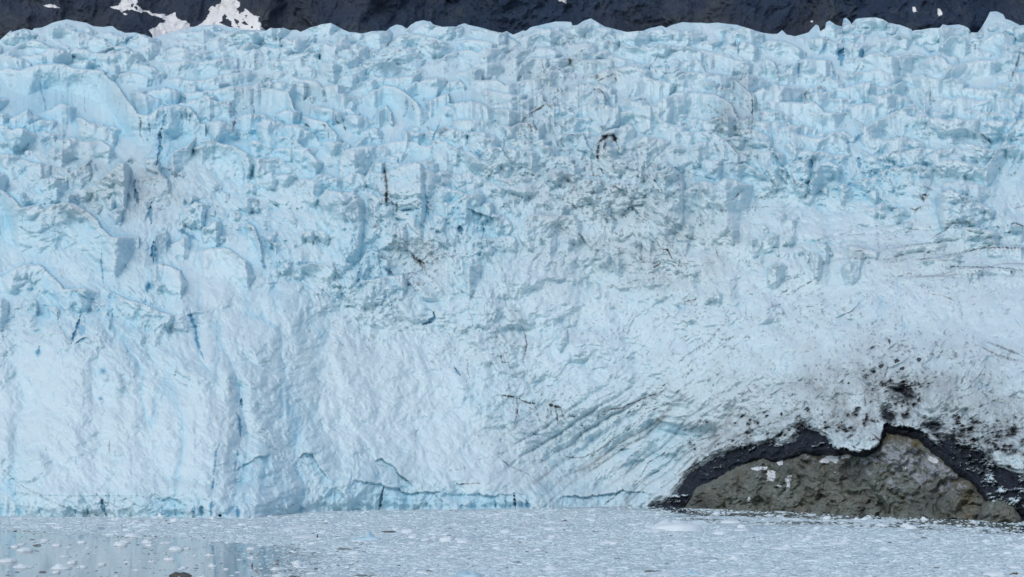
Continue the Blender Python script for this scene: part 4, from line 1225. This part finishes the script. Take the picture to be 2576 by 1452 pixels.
# ------------------------------------------------------------------ mountain behind
def mountain():
    m, t, b = new_mat('mountain_rock')
    n1 = ramp(t, tnoise(t, .006, 5, .6), .42, .62); n2 = ramp(t, tnoise(t, .05, 7, .72, stretch=(1, 1, .45)), .32, .7)
    c = mix(t, n1, (.065, .105, .175), (.14, .145, .15))  # blue of the distant haze is mixed into the rock colour
    c = mix(t, mth(t, 'MULTIPLY', n2, .7), c, (.026, .042, .082))
    n3 = ramp(t, tnoise(t, .022, 8, .78), .52, .68)
    c = mix(t, mth(t, 'MULTIPLY', n3, .85), c, (.13, .155, .175))
    t.links.new(c, b.inputs['Base Color']); b.inputs['Roughness'].default_value = .9; b.inputs['Specular IOR Level'].default_value = .1
    bp = nd(t, 'ShaderNodeBump'); bp.inputs['Strength'].default_value = 1.0; bp.inputs['Distance'].default_value = 12
    t.links.new(tnoise(t, .08, 7, .7), bp.inputs['Height']); t.links.new(bp.outputs[0], b.inputs['Normal'])
    sn, t2, b2 = new_mat('snow'); c2 = mix(t2, ramp(t2, tnoise(t2, .03, 6, .65), .4, .75), (.86, .86, .85), (.70, .70, .69)); t2.links.new(c2, b2.inputs['Base Color']); b2.inputs['Roughness'].default_value = .8
    nx = 1700
    xs = np.linspace(-700, 3276, nx)
    ys = np.concatenate([np.linspace(-900, -30, 60), np.linspace(-28, 150, 130), np.linspace(155, 985, 40)])
    X, Y = np.meshgrid(xs, ys); mm = .233*.98
    U = X*mm; V = Y*mm
    D = 1500 + np.clip(150-Y, 0, None)*mm*.9
    wx = U + 12*fbm(U/40, V/40, 700, 4); wy = V+12*fbm(U/40, V/40, 701, 4)
    h = 60*fbm(wx/160, wy/260, 702, 4) + 26*(blocks(wx/55, wy/90, 703)-.4) + 11*(blocks(wx/20, wy/30, 704)-.4) + 5*fbm(wx/9, wy/12, 705, 5, .6, True)
    D = D - h
    P3 = np.stack([(X-CX)*K*D, D, HC+(HY-Y)*K*D], -1)
    jx = 3.2*fbm(U/3.2, V/3.2, 706, 5, .62); jy = 2.6*fbm(U/3.0, V/3.0, 707, 5, .62)
    polys = [('S', '490,0 450,40 440,70 400,80 350,75 340,100 400,115 460,130 490,165 510,140 560,125 640,130 740,165 760,145 800,150 860,185 940,215 1020,235 1055,265 1040,290 980,300 950,330 930,350 850,385 840,400 870,430 890,460 885,500 900,560 2500,560 2400,405 2350,375 2320,350 2320,310 2290,285 2285,250 2280,205 2220,200 2160,160 2140,130 2110,105 2100,150 2050,165 2030,185 2020,140 1980,115 2030,95 2035,30 1990,10 1980,-60 1990,-150 1800,-150 1780,-30 1785,45 1730,55 1710,90 1690,75 1650,95 1620,130 1640,160 1600,210 1580,260 1540,300 1480,335 1430,350 1380,345 1360,300 1320,262 1270,268 1220,240 1200,210 1195,160 1150,165 1100,195 1060,210 1050,180 960,180 880,165 850,140 780,130 750,125 740,100 700,75 680,60 690,20 670,-30 720,-150 500,-150'),
      ('T1', '318,38 360,28 400,35 445,60 400,58 340,50'), ('T3', '1690,52 1715,48 1727,85 1700,92'), ('T3', '1878,64 1897,64 1917,105 1890,117 1880,95'),
      ('T2', '1595,-30 1665,-30 1658,24 1632,10 1600,8'), ('T2', '1142,78 1160,72 1155,84'), ('T3', '925,162 962,146 955,160'), ('S', '505,175 530,165 560,180 550,198 520,190'), ('S', '597,220 632,222 612,236'),
      ('T3', '360,86 376,84 370,95'), ('S', '740,48 778,48 760,56')]
    holes = [('S', '1800,220 1830,185 1860,200 1850,240 1880,250 1930,290 1920,330 1950,350 1880,345 1800,310 1750,300 1800,275'), ('S', '1960,240 2025,270 2010,330 1970,300'), ('S', '2050,285 2100,275 2150,325 2090,325'),
      ('S', '2175,340 2200,335 2210,365 2180,370'), ('S', '2000,345 2040,345 2030,362'), ('S', '640,80 690,85 690,130 660,110'), ('S', '615,50 640,45 635,100 615,90'), ('S', '2060,240 2085,250 2070,262'), ('S', '2105,200 2140,195 2115,235')]
    pid = np.full(X.shape, -1)
    for k, (tl, ps) in enumerate(polys):
        s_ = .55 if k else 1
        pid[inpoly(X+jx*s_, Y+jy*s_, pts(tl, ps))] = k
    for tl, ps in holes: pid[inpoly(X+jx*.7, Y+jy*.7, pts(tl, ps))] = -1
    H, Wd = X.shape; idx = np.arange(H*Wd).reshape(H, Wd); Q = np.stack([idx[:-1, :-1], idx[1:, :-1], idx[1:, 1:], idx[:-1, 1:]], -1).reshape(-1, 4)
    fp = pid[:-1, :-1].ravel(); Vv = P3.reshape(-1, 3)
    names = []
    root = empty('mountain', (0, 1500, 0)); root['kind'] = 'structure'
    def emit(q, nm, mat):
        u, inv = np.unique(q, return_inverse=True)
        mesh_from(nm, Vv[u]-np.array([0, 1500, 0]), inv.reshape(-1, 4), mat, root)
    lab, pcs = pieces((fp >= 0).reshape(H-1, Wd-1)); lab = lab.ravel(); keep = np.zeros(len(fp), bool)
    for a_, n_ in pcs:
        if n_ < 4: continue
        mk = lab == a_; keep |= mk; emit(Q[mk], 'snowfield' if n_ > 3000 else 'snow_patch', sn)
    emit(Q[~keep], 'mountainside', m)
mountain()

# ------------------------------------------------------------------ water
def open_water(x, y):
    """share of open water at a surveyed point of the surface"""
    e1 = sstep(0, 14, y - np.interp(x, [-300, 0, 300, 500, 700, 820, 900, 3000], [1325, 1328, 1340, 1352, 1366, 1372, 1420, 1900]) + 7*fbm(x/60, y/8, 801, 4))
    e1 = e1*(1-.75*sstep(560, 900, x + 60*fbm(x/90, y/14, 802, 3)))
    return e1
def slush_cover(x, y):
    wl_ = np.interp(x, WLINE[:, 0], WLINE[:, 1]); near = np.clip(sstep(70, 0, y-wl_)*sstep(1500, 1800, x) + .5*sstep(14, 0, y-wl_), 0, 1)
    ow = open_water(x, y)
    return (1-ow)*(1-.85*near*sstep(-.5, .3, fbm(x/130, y/7, 803, 4)+.15))
def water():
    m, t, b = new_mat('fjord_water')
    at = nd(t, 'ShaderNodeAttribute', attribute_name='slush')
    fac = mth(t, 'ADD', mth(t, 'MULTIPLY', at.outputs['Fac'], 1.25), mth(t, 'MULTIPLY', tnoise(t, .9, 6, .7), .9)); fac = ramp(t, fac, .95, 1.25)
    slc = mix(t, ramp(t, tnoise(t, 1.6, 6, .75), .35, .68), (.405, .51, .54), (.62, .75, .785))
    c = mix(t, fac, (.10, .14, .16), slc); t.links.new(c, b.inputs['Base Color'])
    rg = mth(t, 'ADD', mth(t, 'MULTIPLY', fac, .5), .05); t.links.new(rg, b.inputs['Roughness'])
    b.inputs['IOR'].default_value = 1.33; b.inputs['Specular IOR Level'].default_value = .6
    bp = nd(t, 'ShaderNodeBump'); bp.inputs['Distance'].default_value = .02
    t.links.new(mth(t, 'ADD', mth(t, 'MULTIPLY', fac, .6), .10), bp.inputs['Strength'])
    t.links.new(tnoise(t, .8, 5, .6), bp.inputs['Height']); t.links.new(bp.outputs[0], b.inputs['Normal'])
    xs = np.concatenate([[-4000, -1500, -500], np.linspace(-200, 200, 401), [500, 1500, 4000]]); ys = np.concatenate([[-500, 0, 120], np.linspace(180, 440, 261), [700, 1500, 3500]])
    Xg, Yg = np.meshgrid(xs, ys); d = np.clip(Yg, 50, None); sx = Xg/(K*d)+CX; sy = HY + HC/(K*d)
    sl = slush_cover(np.clip(sx, -600, 3200), np.clip(sy, 1250, 1600)); V = np.stack([Xg, Yg, 0*Xg], -1).reshape(-1, 3)
    H, Wd = Xg.shape; idx = np.arange(H*Wd).reshape(H, Wd); Q = np.stack([idx[:-1, :-1], idx[:-1, 1:], idx[1:, 1:], idx[1:, :-1]], -1).reshape(-1, 4)
    o = mesh_from('water', V, Q, m, None, {'slush': np.repeat(sl.reshape(-1, 1), 3, 1)}, smooth=True); o['kind'] = 'structure'
water()
def wpos(x, y): # point of the water surface
    d = HC/((y-HY)*K); return (x-CX)*K*d, d
BRASH_M, tB, bB = new_mat('brash')
atB = nd(tB, 'ShaderNodeAttribute', attribute_name='tone'); tB.links.new(atB.outputs['Color'], bB.inputs['Base Color']); bB.inputs['Roughness'].default_value = .5
def brash():
    n = 250000; r = np.random.RandomState(5)
    y = 1272 + (1475-1272)*r.rand(n)**1.0; x = r.uniform(-120, 2700, n)
    wl_ = np.interp(x, WLINE[:, 0], WLINE[:, 1]); ok = y > wl_+.5
    ow = open_water(x, y); cov = slush_cover(x, y)
    dens = (.05+.95*cov)*np.clip(.62+.8*fbm(x/120, y/9, 804, 5), .12, 1)
    ok &= r.rand(n) < dens
    x = x[ok]; y = y[ok]; ow = ow[ok]; n = len(x); ok_i = slice(None)
    d = HC/((y-HY)*K); cx = (x-CX)*K*d
    sz = (.07 + .26*r.rand(n)**2.4 + .9*(r.rand(n) < .012)*r.rand(n))*.98*(1-.35*ow[ok_i])
    hh = sz*(.10+.22*r.rand(n)) * np.where(sz > .7, .6, 1)
    k = 4; an = r.rand(n, 1)*6.28 + np.arange(k)[None]*6.283/k + r.uniform(-.4, .4, (n, k)); ra = sz[:, None]*(.65+.5*r.rand(n, k))*np.array([1])
    asp = 1+.8*r.rand(n, 1)
    bx = cx[:, None]+np.cos(an)*ra*asp; by = d[:, None]+np.sin(an)*ra
    tx = cx[:, None]+np.cos(an)*ra*asp*.6; ty = d[:, None]+np.sin(an)*ra*.6
    B = np.stack([bx, by, np.full_like(bx, -.04)], -1); T = np.stack([tx, ty, hh[:, None]*(.6+.8*r.rand(n, k))], -1); C = np.stack([cx, d, hh*1.25], -1)[:, None]
    V = np.concatenate([B, T, C], 1).reshape(-1, 3)
    base = (np.arange(n)*(2*k+1))[:, None, None]
    tri = []
    for i in range(k):
        j = (i+1) % k
        tri += [[i, j, k+j], [i, k+j, k+i], [k+i, k+j, 2*k]]
    F = (np.array(tri)[None] + base).reshape(-1, 3)
    g = r.rand(n); tone = np.where(g[:, None] < .55, np.array([[.475, .585, .62]]), np.array([[.665, .79, .82]]))*(.88+.18*r.rand(n, 1))
    dk = (r.rand(n) < .012 + .30*ow); tone = np.where(dk[:, None], np.array([[.16, .18, .18]])*(.6+.8*r.rand(n, 1)), tone)
    tone = np.repeat(tone[:, None, :], 2*k+1, 1).reshape(-1, 3)
    o = mesh_from('brash_ice', V, F, BRASH_M, None, {'tone': tone}, smooth=False); o['kind'] = 'stuff'
    o['label'] = 'dense small brash ice covering the water'; 
brash()
# individual floes
FL_M = simple('floe_ice', (.78, .855, .87), (.67, .775, .81), 1.4, .5, .5, .12); FLB_M = simple('blue_floe_ice', (.36, .60, .70), (.58, .76, .83), 1.0, .4, .5, .12)
DK_M = simple('dirty_ice', (.06, .065, .06), (.12, .12, .11), 1.5, .6, .5, .1); BR_M = simple('brown_debris', (.09, .06, .05), (.14, .11, .09), 2, .8)
def floe_mesh(seed, mat, nx=26, ny=16, peaky=1.0):
    """unit floe: 1 m across, 1 m high, lumpy, flat underneath"""
    r = np.random.RandomState(seed); a_ = np.linspace(0, 2*np.pi, 33)[:-1]; rad = np.linspace(1, 0, 9)
    A, R = np.meshgrid(a_, rad); o_ = seed*3.7
    out = .5*(1 + .30*fbm(np.cos(A)*1.2+o_, np.sin(A)*1.2, seed, 4))
    x = np.cos(A)*R*out; y = np.sin(A)*R*out
    bump = .5+.5*fbm(x*3.2+o_, y*3.2, seed+3, 4, .6); pk = np.zeros_like(x)
    for i in range(3):
        cx, cy, s_, am = r.uniform(-.3, .3), r.uniform(-.2, .2), r.uniform(.08, .2), r.uniform(.4, 1)
        pk = np.maximum(pk, am*np.exp(-((x-cx)**2+(y-cy)**2)/s_**2))
    z = (R < .999)*(.16 + .26*bump*(1-R**3) + peaky*.75*pk*(1-R**2)*(.6+.5*bump)); z[R > .999] = -.12; z[1] = z[1]*.85
    z /= z.max()
    V = np.stack([x, y, z], -1).reshape(-1, 3); F = []
    n = 32
    for i in range(8):
        for j in range(n): F.append([i*n+j, i*n+(j+1) % n, (i+1)*n+(j+1) % n, (i+1)*n+j])
    o = mesh_from('ice_floe', V, F, mat, None, smooth=True)
    me = o.data; bpy.data.objects.remove(o); return me
FM = [floe_mesh(900+i, FL_M, peaky=[1, .3, 0.1][i % 3]) for i in range(12)]; FB = [floe_mesh(950+i, FLB_M) for i in range(2)]
DM = [floe_mesh(970+i, DK_M, peaky=.7) for i in range(2)] + [floe_mesh(973, BR_M)]
def put(name, me, x, y, w, h, label, cat, group=None, deep_=1.2, rz=None):
    """x, y: foot of the thing on the survey sheet; w, h in survey units"""
    px, d = wpos(x, y); o = bpy.data.objects.new(name, me); COL.objects.link(o)
    o.location = (px, d, 0); ww = w*K*d; hh = max(1.15*h*K*d, .09); o.scale = (ww*1.1, min(ww*deep_, 7), hh); 
    o.rotation_euler.z = (rng.rand()-.5)*.5 if rz is None else rz
    return tag(o, label, cat, group)
k3 = .3433
HANDF = [ # x, y(foot), w, h, blue, label (survey units)
 (1702, 1334, 118, 22, 0, 'largest white ice floe, broad and humped, afloat just left of the rock outcrop'),
 (925, 1358, 62, 20, 1, 'pale blue peaked ice chunk among grey brash, left of centre'),
 (1180, 1450, 66, 15, 1, 'pale blue ice chunk cut by the bottom edge of the photo near the centre'),
 (405, 1304, 22, 13, 0, 'small rounded white ice lump touching the foot of the glacier on the left'),
 (440, 1312, 24, 8, 0, 'small white ice lump just right of the rounded one at the glacier foot'),
 (535, 1307, 12, 7, 0, 'tiny white ice lump at the glacier foot beside the black hole'),
 (314, 1365, 28, 6, 0, 'flat white ice floe on open blue water, highest of those at the far left middle'),
 (443, 1383, 38, 8, 0, 'flat white floe with a raised left tip, on open water at left centre'),
 (65, 1386, 40, 8, 0, 'flat white floe on open water near the left edge, above the other two there'),
 (20, 1413, 46, 8, 0, 'thin white floe touching the left edge of the photo'),
 (60, 1427, 48, 9, 0, 'white floe in the lower left corner, left of the lumpy one'),
 (156, 1430, 46, 12, 0, 'lumpy white floe on open water near the bottom left'),
 (748, 1420, 24, 10, 0, 'small rounded white floe on the bluish water right of the dark lump'),
 (1124, 1362, 38, 12, 0, 'white floe in a pair at centre left, the left and larger one'),
 (1168, 1365, 36, 9, 0, 'white floe in a pair at centre left, the right and lower one'),
 (1027, 1340, 34, 9, 0, 'white low floe just above the pale blue peaked chunk, to its right'),
 (2115, 1368, 52, 10, 0, 'broad white floe at right centre, below the outcrop'),
 (1971, 1381, 56, 12, 0, 'broad white floe with a lump, left of the one below the outcrop'),
 (2325, 1307, 18, 7, 0, 'small bright white floe against the foot of the outcrop'),
 (2232, 1384, 38, 8, 0, 'flat white floe directly under the long dark lump at right'),
 (2504, 1449, 62, 12, 0, 'broad white floe at the bottom right corner beside a brown lump'),
 (1744, 1445, 44, 10, 1, 'bluish-white floe near the bottom edge right of centre'),
 (1392, 1433, 52, 10, 0, 'long white floe near the bottom edge at the centre'),
 (2538, 1359, 22, 8, 0, 'small rounded white floe near the right edge'),
]
for x, y, w, h, bl, lb in HANDF:
    put('ice_floe', FB[int(x) % 2] if bl else FM[int(x) % 12], x, y, w, h, lb, 'ice floe', 'ice floes on the water')
B1F = '1290,1250,110,14 1220,1205,100,10 480,1304,80,12 2010,1396,70,16 1620,1083,50,14 440,1095,80,14 1070,1072,130,16 2240,1162,200,16 2200,1096,180,14 2400,1050,50,16 2310,1200,80,10 860,1030,90,12'
B2F = '140,1078,60,14 490,1120,90,22 620,1190,70,22 510,1213,70,18 1540,1106,100,22 1560,1058,130,18 680,1398,70,14 590,1422,80,16 2380,1445,120,20 1150,997,70,14 1340,1052,110,14 2310,1000,70,16 780,1288,130,16 1150,1316,90,14 170,1205,80,12 1700,1208,60,10 1800,1278,90,14 2300,1117,160,14'
B3F = '350,1055,150,20 430,1112,110,14 930,1263,130,12 370,1422,90,12 620,1446,110,14 810,1309,90,10 2340,1360,110,12 630,1002,80,10 930,999,90,9 250,990,50,16 960,1114,90,10 1000,1222,90,9 1480,1210,90,8 2280,1112,60,10'
for tl, s_ in (('B1', B1F), ('B2', B2F), ('B3', B3F)):
    ox, oy, k = TILE[tl]
    for e_ in s_.split():
        x, y, w, h = [float(v) for v in e_.split(',')]
        put('ice_floe', FM[int(x) % 12], x*k+ox, y*k+oy, w*k, h*k, 'low white ice floe adrift in the grey brash', 'ice floe', 'ice floes in the brash')
r = np.random.RandomState(44); c = 0; MINOR = [o for o in COL.objects if o.get('label') == 'low white ice floe adrift in the grey brash']
while c < 228:
    x = r.uniform(-60, 2630); y = 1285 + 175*r.rand()
    if y < np.interp(x, WLINE[:, 0], WLINE[:, 1])+3: continue
    ow = float(open_water(np.array([x]), np.array([y]))[0])
    w = r.uniform(9, 24)*(1 if r.rand() < .8 else 1.5)
    if ow > .5: lb, g = 'small white ice floe adrift on the open bluish water at lower left', 'small floes on the open water'
    else: lb, g = 'low white ice floe adrift in the grey brash', 'ice floes in the brash'
    put('ice_floe', FM[r.randint(12)], x, y, w, w*r.uniform(.16, .32), lb, 'ice floe', g); c += 1; MINOR.append(COL.objects[-1])
# say of each small floe how it looks and where it drifts
def shape_word(o): return ['peaked', 'lumpy', 'flat'][FM.index(o.data) % 3] if o.data in FM else 'low'
buckets = {}
for o in MINOR:
    d = o.location.y; sx = o.location.x/(K*d)+CX; sy = HY+HC/(K*d); wd = o.scale.x/(K*d*1.1)
    size = 'tiny' if wd < 14 else 'small' if wd < 22 else 'mid-sized'
    xw = ['at far left', 'left of centre', 'at centre', 'right of centre', 'at far right'][int(min(4, max(0, sx/515.2)))]
    wl0 = float(np.interp(sx, WLINE[:, 0], WLINE[:, 1]))
    yw = ('close under the outcrop' if 1690 < sx < 2480 else 'close under the glacier') if sy-wl0 < 30 else 'in mid channel' if sy < 1400 else 'near bottom edge'
    sea = 'on open water' if 'small floes on the open water' == o.get('group') else 'in brash'
    buckets.setdefault('%s %s floe %s %s, %s' % (size, shape_word(o), sea, xw, yw), []).append((sx, o))
for lb, L_ in buckets.items():
    L_.sort(key=lambda q: q[0]); n_ = len(L_)
    words = {1: [''], 2: [', left one', ', right one'], 3: [', left one', ', middle one', ', right one']}.get(n_)
    for i_, (sx, o) in enumerate(L_):
        o['label'] = lb + (words[i_] if words else ', %s from the left' % (['first', 'second', 'third', 'fourth', 'fifth', 'sixth', 'seventh', 'eighth', 'ninth', 'tenth'][i_]) if n_ <= 10 else '')
# dark lumps
put('dirty_ice_lump', DM[0], 455.5, 1449, 51, 9, 'long dark grey lump of dirty ice low in the open water at the bottom left', 'dirty ice', None, .6, .05)
put('dirty_ice_lump', DM[1], 2239, 1368, 22, 4, 'thin dark lump lying on a white floe at right, below the outcrop', 'dirty ice', None, .6, 0)
put('dirty_ice_lump', DM[2], 2550, 1446, 24, 6, 'brown lump at the right edge near the bottom, beside a broad white floe', 'dirty ice', None, .6, 0)
put('brown_lump', DM[2], 798, 1353, 5, 9, 'small upright brown lump poking from the brash, left of the pale blue chunk', 'debris', None, .8, 0)
put('brown_lump', DM[2], 634, 1425, 4, 9, 'tiny reddish brown upright lump in the lower left water', 'debris', None, .8, 0)
put('dirty_ice_lump', DM[1], 203, 1364, 16, 3, 'tiny dark flat lump on the open water at left', 'dirty ice', None, .6, 0)
put('dirty_ice_lump', DM[1], 1422, 1312, 16, 3.5, 'tiny dark lump in the brash right of centre, near the glacier foot', 'dirty ice', None, .6, 0)
